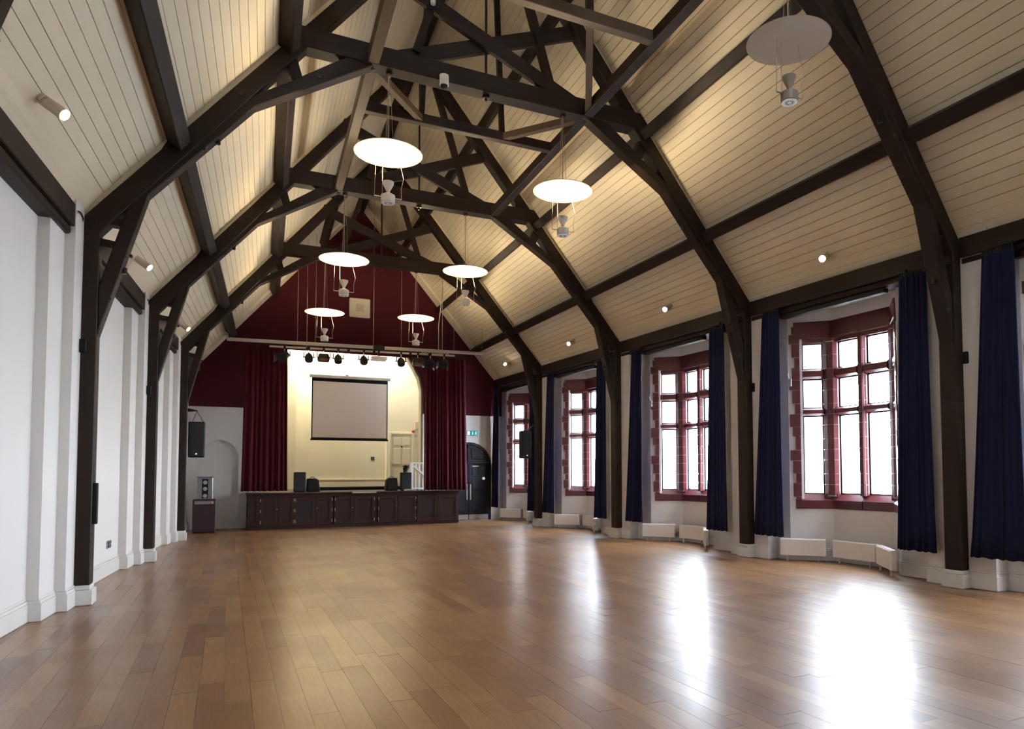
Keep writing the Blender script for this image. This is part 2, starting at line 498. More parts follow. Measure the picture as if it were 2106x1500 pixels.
    for i in (0, 1, 2):
        t0, t1 = ext[i]; n_ = 2 if i == 1 else 1
        for q in range(n_):
            a0 = t0 + (t1 - t0) * q / n_ + (g_ if q else 0); a1 = t0 + (t1 - t0) * (q + 1) / n_ - (g_ if q < n_ - 1 else 0)
            pbox(MB(), i, a0, a1, -.17, .028, ZS, 1.12).build('sill_block', TERRA, root, bevel=.01)
            # sloping sill top
            a, t, n, L = panel(i)
            mb = MB(); pts = []
            for s in (a0, a1):
                for d, z in ((.028, 1.122), (-.17, 1.122), (-.17, 1.25), (-.10, 1.25)):
                    w_ = a + t * s + n * d; pts.append((w_.x, w_.y, z))
            mb.add(pts, [(0, 1, 2, 3), (7, 6, 5, 4), (0, 4, 5, 1), (1, 5, 6, 2), (2, 6, 7, 3), (3, 7, 4, 0)])
            mb.build('sloping_sill', TERRA, root)
            pbox(MB(), i, a0, a1, -.17, .03, 4.18, ZH).build('head_block', TERRA, root, bevel=.008)
            pbox(MB(), i, a0, a1, -.17, -.03, 4.10, 4.178).build('head_moulding', TERRA, root)
        for (l0, l1) in LI[i]:
            for z0, z1 in ((2.72, 2.86), (3.42, 3.60)):
                a, t, n, L = panel(i); pts = []
                for s in (l0 + .001, l1 - .001):
                    for d, z in ((-.16, z0), (-.05, z0), (.012, z0 + .035), (.012, z1 - .035), (-.05, z1), (-.16, z1)):
                        w_ = a + t * s + n * d; pts.append((w_.x, w_.y, z))
                MB().add(pts, [tuple(range(6)), tuple(range(11, 5, -1))] + [(j, j + 6, (j + 1) % 6 + 6, (j + 1) % 6) for j in range(6)]).build('transom', TERRA, root)
            for r, (z0, z1) in enumerate(ROWS):
                fr_ = MB(); w = .022
                for b0, b1, c0, c1 in ((l0, l0 + w, z0, z1), (l1 - w, l1, z0, z1), (l0, l1, z0, z0 + w), (l0, l1, z1 - w, z1)):
                    pbox(fr_, i, b0, b1, -.135, -.095, c0, c1)
                fo = fr_.build('casement_frame', BLACKM, root)
                pbox(MB(), i, l0 + .01, l1 - .01, -.122, -.118, z0 + .01, z1 - .01).build('pane', GLASS, fo)
    # daylight portals (no emission of their own: they only guide sampling of the sky)
    for i in (0, 1, 2):
        a, t, n, L = panel(i)
        ld = bpy.data.lights.new('sky_portal', 'AREA'); ld.shape = 'RECTANGLE'
        lw = LI[i][-1][1] - LI[i][0][0]
        ld.size = lw; ld.size_y = 2.9; ld.cycles.is_portal = True
        lo = bpy.data.objects.new('sky_portal', ld); COL.objects.link(lo)
        c = a + t * ((LI[i][-1][1] + LI[i][0][0]) / 2) - n * .2
        lo.matrix_world = Matrix((t, Vector((0, 0, 1)), -n)).transposed().to_4x4()
        lo.location = (c.x, c.y, 2.67)
        par(lo, root)
        lo.matrix_parent_inverse = Matrix.Translation(-Vector(ROOT[root.name]))
    return root
window_bay(1, 'CG', 'red terracotta bay window furthest away, beside the arched dark doors')
window_bay(2, 'BC', 'red terracotta bay window second from the stage end')
window_bay(3, 'AB', 'red terracotta bay window in the middle of the right wall')
window_bay(4, 'ZA', 'large nearest full red terracotta bay window with twelve panes')
window_bay(5, 'YZ', 'red terracotta window cut off by the right edge of the photo')
window_bay(6, 'SY', 'red terracotta bay window behind the viewpoint')

# ------------------------------------------------------------------ near end wall
MB().prism([(-5.9, 0), (8.2, 0), (8.2, 5.1), (mid(Y0), 12.6), (-5.9, 5.1)], 'y', Y0 - .2, Y0).build('wall_near', WHITE)
struct(bpy.data.objects['wall_near'], 'white end wall behind the viewpoint', 'wall')

# ------------------------------------------------------------------ boarded ceiling slopes
for s, nm in ((-1, 'left'), (1, 'right')):
    root = sthing('ceiling', 'cream painted boarded ceiling slope on the %s side' % nm, 'ceiling', tuple(roof(s, .5, 12)))
    def rp(u, y, off):
        p_ = roof(s, u, y); k_ = kk(y); n_ = Vector((s * k_, 0, 1)).normalized()
        return p_ + n_ * off
    NB = 59
    stations = [Y0, YT['Y'], YT['Z'], YT['A'], YT['B'], YT['C'], YG]
    # backing deck
    mb = MB()
    for a, b in zip(stations[:-1], stations[1:]):
        q = [rp(-.05, a, .085), rp(-.05, b, .085), rp(1.0, b, .085), rp(1.0, a, .085)]
        t = [rp(-.05, a, .2), rp(-.05, b, .2), rp(1.02, b, .2), rp(1.02, a, .2)]
        mb.hexa(q + t)
    mb.build('roof_deck', GAPM, root)
    rest = MB()
    for bi, (a, b) in enumerate(zip(stations[:-1], stations[1:])):
        for i in range(NB):
            u0, u1 = -.02 + 1.02 * i / NB, -.02 + 1.02 * (i + 1) / NB - .0009
            tgt = rest if bi == 0 else MB()
            q = [rp(u0, a, .06), rp(u0, b, .06), rp(u1, b, .06), rp(u1, a, .06)]
            t = [rp(u0, a, .086), rp(u0, b, .086), rp(u1, b, .086), rp(u1, a, .086)]
            tgt.hexa(q + t)
            if bi: tgt.build('ceiling_board', CEIL, root)
    rest.build('boards_behind_viewpoint', CEIL, root, kind='stuff')
    # cove strip against the gable
    mb = MB()
    q = [rp(0, YG - .34, .0), rp(0, YG, -.05), rp(1, YG, -.05), rp(1, YG - .34, .0)]
    t = [rp(0, YG - .34, .07), rp(0, YG, .07), rp(1, YG, .07), rp(1, YG - .34, .07)]
    mb.hexa(q + t).build('gable_cove', CEIL, root)
    # moulding at the eaves
    mb = MB()
    for u0, u1, o in ((.0, .018, .035), (.018, .034, .05)):
        mb.hexa([rp(u0, Y0, o), rp(u0, YG, o), rp(u1, YG, o), rp(u1, Y0, o), rp(u0, Y0, .08), rp(u0, YG, .08), rp(u1, YG, .08), rp(u1, Y0, .08)])
    mb.build('eaves_moulding', CEIL, root)

# ------------------------------------------------------------------ purlins, ridge and wall plates
def long_beam(name, s, u, w, d, label, cat='purlin', off=0.0):
    mb = MB(); st = [Y0 + .01, YT['A'], YG - .03]
    for a, b in zip(st[:-1], st[1:]):
        q = []
        for y in (a, b):
            k_ = kk(y); n_ = Vector((s * k_, 0, 1)).normalized(); t_ = Vector((-s, 0, k_)).normalized()
            c = roof(s, u, y) + n_ * (.058 - d / 2 + off)
            q.append([c - t_ * w / 2 - n_ * d / 2, c + t_ * w / 2 - n_ * d / 2, c + t_ * w / 2 + n_ * d / 2, c - t_ * w / 2 + n_ * d / 2])
        mb.hexa(q[0] + q[1])
    root = thing(name, label, cat, tuple(roof(s, u, YT['A'])))
    mb.build('beam', TIMBER, root, bevel=.012)
    return root
for s, nm in ((-1, 'left'), (1, 'right')):
    r_ = long_beam('purlin', s, .185, .20, .24, 'lowest dark purlin along the %s ceiling slope' % nm)
    long_beam('purlin', s, .435, .19, .24, 'middle dark purlin at collar height on the %s ceiling slope' % nm)
    long_beam('purlin', s, .735, .17, .22, 'topmost dark purlin near the ridge on the %s slope' % nm)
rb = MB().beam((mid(Y0), Y0, roof(1, 1, Y0).z - .05), (mid(YG), YG, roof(1, 1, YG).z - .05), .12, .3)
tag(rb.build('ridge_beam', TIMBER), 'dark ridge beam at the very top of the roof', 'beam')
for s, nm in ((-1, 'left'), (1, 'right')):
    root = thing('wall_plate', 'dark moulded wall plate beam along the top of the %s wall' % nm, 'beam', (OL(11) if s < 0 else OR(11), 11, 4.8))
    mb, mb2, mb3 = MB(), MB(), MB()
    for a, b in zip(order[:-1], order[1:]):
        ya, yb, yc_ = BAYS[a + b]
        for (q, x_in, x_out, z0, z1) in ((mb, .12, .55, 4.74, 5.03), (mb2, .16, .55, 4.64, 4.74)):
            if s < 0:
                pts = [(XL(ya) - x_out, ya), (XL(ya) - x_in - .06, ya), (XL(yb) - x_in - .06, yb), (XL(yb) - x_out, yb)]
            else:
                pts = [(XR(ya) + x_in, ya), (XR(ya) + x_out, ya), (XR(yb) + x_out, yb), (XR(yb) + x_in, yb)]
            q.prism(pts, 'z', z0, z1)
    mb.build('upper_beam', TIMBER, root, bevel=.01)
    mb2.build('lower_moulding', TIMBER, root, bevel=.02)

# ------------------------------------------------------------------ roof trusses
def truss(t, label):
    y = YT[t]; y1 = y + TD
    h = half(y); k = kk(y); c = mid(y); rise = k * h
    root = thing('roof_truss', label, 'truss', (c, y, 0), 'arched scissor roof trusses across the hall')
    def P(s, u, z): return (c + s * h * (1 - u), z)
    def R(u): return ZE + rise * u
    zc0 = ZE + .435 * rise; zc1 = zc0 + .31
    vt = .31                                   # vertical thickness of the rafter
    T = {}
    for s in (-1, 1):
        wu = PW / h
        # white plinth block
        xo, xi = P(s, 0, 0)[0], P(s, wu, 0)[0]
        x0, x1 = min(xo, xi), max(xo, xi)
        pl = MB().box(x0 - .02, x1 + .035, y - .04, y1 + .04, .002, .19) if s < 0 else MB().box(x0 - .035, x1 + .02, y - .04, y1 + .04, .002, .19)
        pb = pl.build('plinth', SKIRT, root, bevel=.006)
        MB().box(x0 - .01, x1 + .01, y - .018, y1 + .018, .19, .25).build('plinth_cap', SKIRT, pb, bevel=.012)
        # post
        MB().prism([P(s, 0, .25), P(s, wu, .25), P(s, wu, R(wu) - .25), P(s, 0, ZE)], 'y', y, y1).build('post', TIMBER, root, bevel=.012)
        # principal rafter
        MB().prism([P(s, 0, R(0) - .02), P(s, wu * .9, R(wu * .9) - vt - .12), P(s, 1, R(1) - vt), P(s, 1, R(1))], 'y', y + .005, y1 - .005).build('rafter', TIMBER, root, bevel=.012)
        # packing strip between rafter and boards
        MB().prism([P(s, .0, R(0) - .01), P(s, .97, R(.97) - .01), P(s, .97, R(.97) + .09), P(s, .0, R(0) + .09)], 'y', y + .05, y1 - .05).build('packing_strip', CEIL, root)
        # lower arch brace, post to rafter
        K = P(s, wu, 3.45); b1 = P(s, .133, ZE + .060 * rise); b2 = P(s, .365, ZE + .282 * rise)
        e = .215 / h
        MB().prism([K, b1, P(s, .205, ZE + .135 * rise), P(s, .205 - .02, ZE + .20 * rise), P(s, .133 - e * .72, ZE + .060 * rise + .10), P(s, wu, 3.45 + .66)], 'y', y + .022, y1 - .022).build('arch_brace', TIMBER, root, bevel=.012)
        # rungs in the spandrel between post and brace
        for z0, z1, u1 in ((4.97, 5.07, .103), (4.66, 4.76, .086)):
            MB().prism([P(s, wu * .8, z0), P(s, u1, z0 - .04), P(s, u1, z1 - .04), P(s, wu * .8, z1)], 'y', y + .05, y1 - .05).build('rung', TIMBER, root)
        # curved rib up to the collar
        Tp = P(s, .66, zc0)
        MB().prism([b1, b2, P(s, .66, zc0 - .03), P(s, .66, zc0 + .05), P(s, .60, zc0 + .05), P(s, .44, ZE + .348 * rise), P(s, .36, ZE + .305 * rise), P(s, .27, ZE + .25 * rise), P(s, .12, ZE + .10 * rise)], 'y', y + .018, y1 - .018).build('arch_rib', TIMBER, root, bevel=.012)
        # short strut between rafter foot of collar and the rib
        MB().beam((P(s, .435, 0)[0], (y + y1) / 2, zc0 + .1), (P(s, .475, 0)[0], (y + y1) / 2, ZE + .34 * rise), .16, .13, (0, 1, 0)).build('short_strut', TIMBER, root)
        # scissor beam to the opposite rafter
        def S(u, uo=0): return ZE + rise * (.445 + (u - .655) * .336)
        pA = (P(s, .60, 0)[0], 0, S(.60)); uo = .675
        pB = (P(-s, uo, 0)[0], 0, S(.655 + (1 - .655) + (1 - uo)))
        dy = .055 if s < 0 else -.055
        yy = (y + y1) / 2 + dy
        MB().beam((pA[0], yy, pA[2] + .02), (pB[0], yy, pB[2] + .02), .10, .24).build('scissor_beam', TIMBER, root, bevel=.01)
        # queen strut
        MB().beam((P(s, .785, 0)[0], (y + y1) / 2, S(.785) + .05), (P(s, .93, 0)[0], (y + y1) / 2, R(.93) - .3), .12, .14, (0, 1, 0)).build('queen_strut', TIMBER, root)
        # bolts
        bm = MB()
        for (u, z) in ((.10, 4.55), (.060, 3.95), (.25, ZE + .17 * rise), (.33, ZE + .30 * rise), (.52, ZE + .375 * rise)):
            q = P(s, u, z); bm.cyl((q[0], y - .012, q[1]), (q[0], y + .03, q[1]), .022, n=8)
        for (u, z) in ((.085, 4.35), (.28, ZE + .196 * rise), (.60, zc0 - .035)):
            q = P(s, u, z); bm.cyl((q[0], (y + y1) / 2, q[1] - .02), (q[0], (y + y1) / 2, q[1] + .06), .035, n=8)
        bm.build('bolts', IRON, root, kind='stuff')
    # collar
    xa, xb = P(-1, .405, 0)[0], P(1, .405, 0)[0]
    MB().prism([(xa + .06, zc0), (xb - .06, zc0), (xb + .05, zc0 + .12), (xb - .12, zc1), (xa + .12, zc1), (xa - .05, zc0 + .12)], 'y', y - .012, y1 + .012).build('collar_beam', TIMBER, root, bevel=.012)
    # king rod
    kr = MB().cyl((c, (y + y1) / 2, zc0 - .10), (c, (y + y1) / 2, R(1) - .3), .022, n=8)
    kr.cyl((c, (y + y1) / 2, zc0 - .05), (c, (y + y1) / 2, zc0 + .01), .06, n=8)
    kr.build('king_rod', IRON, root)
    return dict(zc0=zc0, P=P, c=c, h=h, y=y, y1=y1, rise=rise, root=root)
TR = {}
TR['Z'] = truss('Z', 'nearest dark timber truss, at the right edge of the photo')
# nearest truss turned about its right post, moving its left side out of view
_pv = Vector((XR(YT['Z']), YT['Z'], 0)); _r = TR['Z']['root']; _rot = Matrix.Rotation(.0727, 3, 'Z')
_r.location = _pv + _rot @ (Vector(_r.location) - _pv); _r.rotation_euler = (0, 0, .0727)
TR['A'] = truss('A', 'second dark timber roof truss, its whole arch in view in front')
TR['B'] = truss('B', 'dark timber roof truss in the middle, third from the viewer')
TR['C'] = truss('C', 'furthest dark timber roof truss, nearest to the stage')

# ------------------------------------------------------------------ framing between the trusses at collar height
def frame(a, b, f, label):
    A, B = TR[a], TR[b]
    ya, yb = A['y1'], B['y']
    root = thing('roof_framing', label, 'beams', ((A['c'] + B['c']) / 2, (ya + yb) / 2, A['zc0']))
    def Q(s, fr):
        y = ya + (yb - ya) * fr
        return Vector((mid(y) + s * half(y) * (1 - .662), y, A['zc0'] + (B['zc0'] - A['zc0']) * fr + .10))
    for s in (-1, 1):
        MB().beam(Q(s, 0 if a == 'A' else (-.14 if s < 0 else -.07)), Q(s, 1), .17, .20).build('long_beam', PALE_T if s < 0 else TIMBER, root, bevel=.01)
    l, r = Q(-1, f), Q(1, f)
    MB().beam(l, r, .15, .17).build('cross_beam', TIMBER if a == 'A' else PALE_T, root, bevel=.01)
    near = 0 if a == 'A' else 1
    for s, q in ((-1, .29), (1, .71)):
        nd = l.lerp(r, q)
        if a == 'A' or s > 0: MB().beam(nd, Q(s, near), .11, .13).build('diagonal_brace', PALE_T, root, bevel=.008)
        y = nd.y
        top = Vector((nd.x + (-s) * .12, y, ZE + kk(y) * half(y) * (1 - abs(nd.x - s * .12 - mid(y)) / half(y)) - .05))
        MB().beam(nd, top, .09, .09, (0, 1, 0)).build('leg', TIMBER, root)
frame('A', 'B', .27, 'open timber framing between the second and third trusses at collar height')
frame('Z', 'A', .47, 'open timber framing between the nearest and second trusses, at top')

# ------------------------------------------------------------------ gable wall with proscenium opening
def arc(cx, cz, rx, rz, a0, a1, n=14):
    return [(cx + rx * math.cos(math.radians(a0 + (a1 - a0) * i / n)), cz + rz * math.sin(math.radians(a0 + (a1 - a0) * i / n))) for i in range(n + 1)]
wf = sthing('wall_far', 'far gable wall, maroon above and white below, with the stage opening', 'wall', (1, YG, 0))
xl, xr_ = OL(YG) - .3, OR(YG) + .3
OPL, OPR, OPT = -1.75, 3.36, 5.72
# pointed opening: straight jambs, then curves, clipped by the flat maroon header
hole = [(OPL, .5), (OPR, .5), (OPR, 4.55), (3.27, 4.95), (3.08, 5.32), (2.82, OPT), (-1.22, OPT), (-1.50, 5.32), (-1.67, 4.95), (OPL, 4.55)]
ztop = lambda x: ZE + kk(YG) * (half(YG) - abs(x - mid(YG)))
ZR = 3.72
# white lower part with blind arch (left) and door arch (right)
DC, DH, DS = 5.02, .82, 1.95
niche = [(-3.42, .01), (-2.33, .01)] + arc(-2.875, 2.15, .545, .56, 0, 180)
doorhole = [(DC - DH, .01), (DC + DH, .01)] + arc(DC, DS, DH, .82, 0, 180)
MB().holed([(xl, 0), (OPL, 0), (OPL, ZR), (xl, ZR)], [niche], 'y', YG, YG + .12).build('lower_wall', WHITE, wf)
MB().box(xl, OPL, YG + .12, YG + .4, 0, ZR).build('niche_back', WHITE, wf)
MB().holed([(OPR, 0), (xr_ + .5, 0), (xr_ + .5, ZR), (OPR, ZR)], [doorhole], 'y', YG, YG + .4).build('lower_wall', WHITE, wf)
MB().box(DC - 1.1, DC + 1.3, YG + .4, YG + .5, -.1, 3.2).build('door_light_stop', DOORN, wf)  # unseen slab added to stop daylight leaking in under the doors
upper = [(xl, ZR), (OPL, ZR), (OPL, 4.55), (-1.67, 4.95), (-1.50, 5.32), (-1.22, OPT), (2.82, OPT), (3.08, 5.32), (3.27, 4.95), (OPR, 4.55), (OPR, ZR), (xr_ + .5, ZR), (xr_ + .5, 5.0), (OR(YG), 5.0), (mid(YG), ZE + kk(YG) * half(YG) + .05), (OL(YG), 5.0), (xl, 5.0)]
MB().prism(upper, 'y', YG - .012, YG + .4).build('maroon_gable', MAROON, wf)
# cream reveal moulding round the stage arch
mb = MB()
ring = [(OPR, 1.1), (OPR, 4.55), (3.27, 4.95), (3.08, 5.32), (2.82, OPT)]
for s_ in (0, 1):
    pts = ring if s_ == 0 else [(OPL + OPR - x, z) for x, z in ring]
    for (x0, z0), (x1, z1) in zip(pts[:-1], pts[1:]):
        d = -.05 if s_ == 0 else .05
        mb.hexa([(x0, YG + .1, z0), (x0 + d, YG + .1, z0), (x0 + d, YG + .42, z0), (x0, YG + .42, z0), (x1, YG + .1, z1), (x1 + d, YG + .1, z1), (x1 + d, YG + .42, z1), (x1, YG + .42, z1)])
mb.build('arch_moulding', CREAM_P, wf)
MB().box(xl + .2, -2.2, YG - .03, YG - .001, .002, .22).build('skirting', SKIRT, wf)

# stage room
sw = sthing('wall_back', 'cream walls of the stage recess', 'wall', (1.2, 28.4, 1.1))
MB().box(-.40, 2.90, 28.5, 28.7, 1.0, 7.2).build('recessed_wall', CREAM, sw)
MB().box(-2.2, -.40, 28.25, 28.7, 1.0, 7.2).build('side_bay', CREAM, sw)
MB().box(2.90, 5.2, 28.25, 28.7, 1.0, 7.2).build('side_bay', CREAM, sw)
MB().box(-2.3, -2.1, YG + .4, 28.5, 1.0, 7.2).build('side_wall', CREAM, sw)
MB().box(5.1, 5.3, YG + .4, 28.5, 1.0, 7.2).build('side_wall', CREAM, sw)
MB().box(-2.3, 5.3, YG + .4, 28.7, 7.1, 7.3).build('recess_ceiling', CREAM, sw)
MB().box(-.40, 2.90, 28.47, 28.5, 1.1, 1.42).build('skirting', CREAM_P, sw)
MB().box(-.40, 2.90, 28.46, 28.5, 1.42, 1.46).build('skirting_cap', CREAM_P, sw)

# ------------------------------------------------------------------ stage
YS = 23.3; SX0, SX1, SZ = -2.1, 4.33, 1.1
st = thing('stage', 'dark brown panelled stage with cupboard doors along its front', 'stage', (1.1, YS, 0))
MB().box(SX0, SX1, YS + .05, YG, .004, SZ - .05).build('carcass', STAGEB, st)
MB().box(SX0 - .03, SX1 + .03, YS - .04, YG + .001, SZ - .06, SZ).build('nosing', STAGEB, st, bevel=.012)
MB().box(OPL, OPR, YG, 28.5, SZ - .12, SZ).build('stage_floor', STAGEF, st)
MB().box(-2.1, 5.1, YG + .42, 28.5, SZ - .14, SZ - .001).build('stage_floor', STAGEF, st)
MB().box(SX0, SX1, YS + .01, YS + .05, SZ - .14, SZ - .06).build('top_rail', STAGEB, st, bevel=.006)
MB().box(SX0, SX1, YS + .01, YS + .05, .004, .09).build('plinth_rail', STAGEB, st, bevel=.006)
def panel_door(x0, x1, hinge, knob, grille=False):
    fr_ = MB()
    z0, z1 = .095, SZ - .145; w = .10
    for b in ((x0, x0 + w, z0, z1), (x1 - w, x1, z0, z1), (x0 + w, x1 - w, z1 - w, z1), (x0 + w, x1 - w, z0, z0 + w * 1.3)):
        fr_.box(b[0], b[1], YS + .0, YS + .045, b[2], b[3])
    d = fr_.build('cupboard_door', STAGEB, st, bevel=.004)
    MB().box(x0 + w - .005, x1 - w + .005, YS + .022, YS + .04, z0 + w, z1 - w + .005).build('door_panel', GRILL if grille else STAGEB, d)
    if grille:
        gm = MB()
        for i in range(9):
            z = z0 + w * 1.4 + i * (z1 - z0 - 2.6 * w) / 8
            gm.box(x0 + w, x1 - w, YS + .012, YS + .022, z, z + .018)
        gm.build('grille_bars', GRILL, d)
    if hinge is not None:
        hx = x0 + .004 if hinge < 0 else x1 - .024
        for z in (.22, .55, .87):
            MB().box(hx, hx + .02, YS - .01, YS + .002, z - .045, z + .045).build('hinge', STEEL, d)
    if knob is not None:
        kx = x0 + .03 if knob < 0 else x1 - .03
        MB().cyl((kx, YS - .025, .60), (kx, YS, .60), .014, n=8).build('knob', STEEL, d)
gap = .008
xs = [(-2.08, -1.76, None, None, False), (-1.75, -1.26, -1, 1, False), (-1.25, -.80, 1, None, False), (-.79, -.20, -1, None, True), (-.19, .30, 1, -1, False),
      (.36, .93, -1, 1, False), (.94, 1.58, 1, None, False), (1.68, 2.30, -1, 1, False), (2.31, 2.90, 1, None, False), (2.93, 3.60, None, None, True), (3.61, 4.31, None, None, False)]
for a in xs: panel_door(*a)
MB().box(.88, 1.62, YS - .055, YS - .041, SZ - .05, SZ - .005).build('plaque', mat('pale_plaque', (.55, .45, .38), .5), st)
o = MB().box(.15, 3.3, 25.6, 26.6, SZ + .002, SZ + .11).build('stage_block', BLACKP, bevel=.01)
tag(o, 'low black platform lying across the stage floor', 'platform')

# ------------------------------------------------------------------ curtains
def curtain(name, label, cat, m, fpos, z0, z1, s0b, s1b, s0t, s1t, nf, amp, group, rows=14, jag=.007):
    N = nf * 10; vs, fs = [], []
    ph = random.random() * 6
    for j in range(rows + 1):
        t = j / rows
        e = t ** .8
        a = s0b + (s0t - s0b) * e; b = s1b + (s1t - s1b) * e
        for i in range(N + 1):
            q = i / N
            w = 2 * math.pi * (nf * q + .35 * math.sin(5.1 * q + ph) + .22 * math.sin(11 * q + 2 * ph))
            s_ = a + (b - a) * (q + .25 / nf * math.sin(w * 1.0 + .6 * math.sin(w / 2.3 + ph)) * .35)
            d_ = amp * (1 - .45 * t) * (math.sin(w + .5 * math.sin(w / 3.1 + ph)) + .35 * math.sin(w * .37 + ph))
            z = z0 + (z1 - z0) * t + (jag * math.sin(w + 1) if j == 0 else 0)
            vs.append(fpos(s_, d_, z))
    for j in range(rows):
        for i in range(N):
            k = j * (N + 1) + i
            fs.append((k, k + 1, k + N + 2, k + N + 1))
    mb = MB(); mb.v = [tuple(v) for v in vs]; mb.f = fs
    root = thing(name, label, cat, tuple(fpos((s0b + s1b) / 2, 0, z0)), group)
    o = mb.build('drape', m, root, smooth=False)
    for p in o.data.polygons: p.use_smooth = True
    md = o.modifiers.new('thickness', 'SOLIDIFY'); md.thickness = .008
    # heading tape
    hp = MB()
    n_ = nf * 2
    for i in range(n_):
        s_ = s0t + (s1t - s0t) * (i + .5) / n_
        p_ = fpos(s_, 0, z1)
        hp.box(p_[0] - .012, p_[0] + .012, p_[1] - .012, p_[1] + .012, p_[2] - .02, p_[2] + .045)
    hp.build('heading_hooks', BLACKM, root, kind='stuff')
    return root
def fstage(s, d, z): return (s, YS - .18 + d, z)
curtain('stage_curtain', 'deep red velvet stage curtain drawn to the left side', 'curtain', REDC, fstage, 1.16, 5.50, -2.27, -1.02, -2.22, -1.07, 9, .045, 'red stage curtains')
curtain('stage_curtain', 'deep red velvet stage curtain drawn to the right side', 'curtain', REDC, fstage, 1.12, 5.52, 3.10, 4.55, 3.10, 4.47, 10, .045, 'red stage curtains')
o = MB().box(-2.4, 4.62, YS - .20, YS - .14, 5.575, 5.625).build('stage_curtain_track', BLACKM)
tag(o, 'black curtain track above the red stage curtains', 'track')
o = MB().box(-1.9, 3.4, YS - .02, YS + .0, 5.46, 5.85).build('stage_pelmet', MAROON)
tag(o, 'flat maroon pelmet across the top of the stage opening', 'pelmet')
def fwall(yc):
    def f(s, d, z):
        fl_ = max(0, 1 - (z - .5) / 4.2)
        return (XR(yc + s) + .09 - .05 * fl_ + d, yc + s, z)
    return f
cur = {'CG': ('beside the arched dark doors', 'behind the furthest post and hung loudspeaker'),
       'BC': ('just right of the post with the hung loudspeaker', 'left of the third post from the right'),
       'AB': ('at the left of the middle bay window', 'at the right of the middle bay window'),
       'ZA': ('at the left of the large nearest bay window', 'at the right of the large nearest bay window'),
       'YZ': ('at the right edge of the photo', None)}
for k_, (lf, ln) in cur.items():
    ya, yb, yc = BAYS[k_]
    curtain('navy_curtain', 'long navy velvet curtain ' + lf, 'curtain', NAVY, fwall(yc), .46, 4.68, .98, 1.76, 1.06, 1.50, 6, .017, 'navy window curtains')
    if ln:
        curtain('navy_curtain', 'long navy velvet curtain ' + ln, 'curtain', NAVY, fwall(yc), .46, 4.68, -2.08, -1.42, -1.98, -1.52, 6, .017, 'navy window curtains')
    names_ = {'CG': 'bay window beside the arched doors', 'BC': 'bay window second from the stage', 'AB': 'middle bay window', 'ZA': 'large nearest bay window', 'YZ': 'window at the right edge'}
    root = thing('curtain_track', 'black curtain track and blind box over the ' + names_[k_], 'track', (XR(yc) + .3, yc, 4.6))
    q = lambda s, d: (XR(yc + s) + d, yc + s)
    L = (yb - ya) / 2 - .4
    MB().prism([q(-L, .06), q(-L, .11), q(L - .3, .11), q(L - .3, .06)], 'z', 4.735, 4.775).build('rail', BLACKM, root)
    L = 1.15
    MB().prism([q(-L, .20), q(-L, .32), q(L, .32), q(L, .20)], 'z', 4.55, 4.63).build('blind_box', BLACKM, root, bevel=.01)

# ------------------------------------------------------------------ radiators
def radiator(yc, pts, label, valve):
    a = Vector((XR(yc + pts[0][0]) + WO + pts[0][1], yc + pts[0][0], 0)); b = Vector((XR(yc + pts[1][0]) + WO + pts[1][1], yc + pts[1][0], 0))
    t = (b - a).normalized(); n = Vector((t.y, -t.x, 0))
    if n.x < 0: n = -n
    root = thing('radiator', label, 'radiator', tuple((a + b) / 2), 'low white radiators in the window bays')
    def bx(mb, t0, t1, d0, d1, z0, z1):
        q = [a + t * t0 + n * d0, a + t * t1 + n * d0, a + t * t1 + n * d1, a + t * t0 + n * d1]
        return mb.hexa([(p.x, p.y, z0) for p in q] + [(p.x, p.y, z1) for p in q])
    L = (b - a).length
    bx(MB(), 0, L, 0, .11, .10, .41).build('casing', RADW, root, bevel=.01)
    bx(MB(), .01, L - .01, .01, .10, .411, .417).build('top_grille', RADW, root)
    for f in (.13, L - .13):
        bx(MB(), f - .012, f + .012, .02, .05, .002, .10).build('leg', RADW, root)
    if valve:
        p = a + t * (L + .03) + n * .06
        MB().cyl((p.x, p.y, .10), (p.x, p.y, .24), .018, n=8).build('valve', STEEL, root)
for k_, nm in (('CG', 'in the furthest bay, beside the arched doors'), ('BC', 'in the second bay from the stage'), ('AB', 'in the middle bay'), ('ZA', 'under the large nearest bay window')):
    yc = BAYS[k_][2]
    radiator(yc, ((1.22, -.24), (.60, .26)), 'low white radiator %s, left piece' % nm, False)
    radiator(yc, ((.50, .32), (-.42, .32)), 'low white radiator %s, middle piece' % nm, False)
    radiator(yc, ((-.50, .24), (-1.26, -.34)), 'low white radiator %s, right piece' % nm, True)

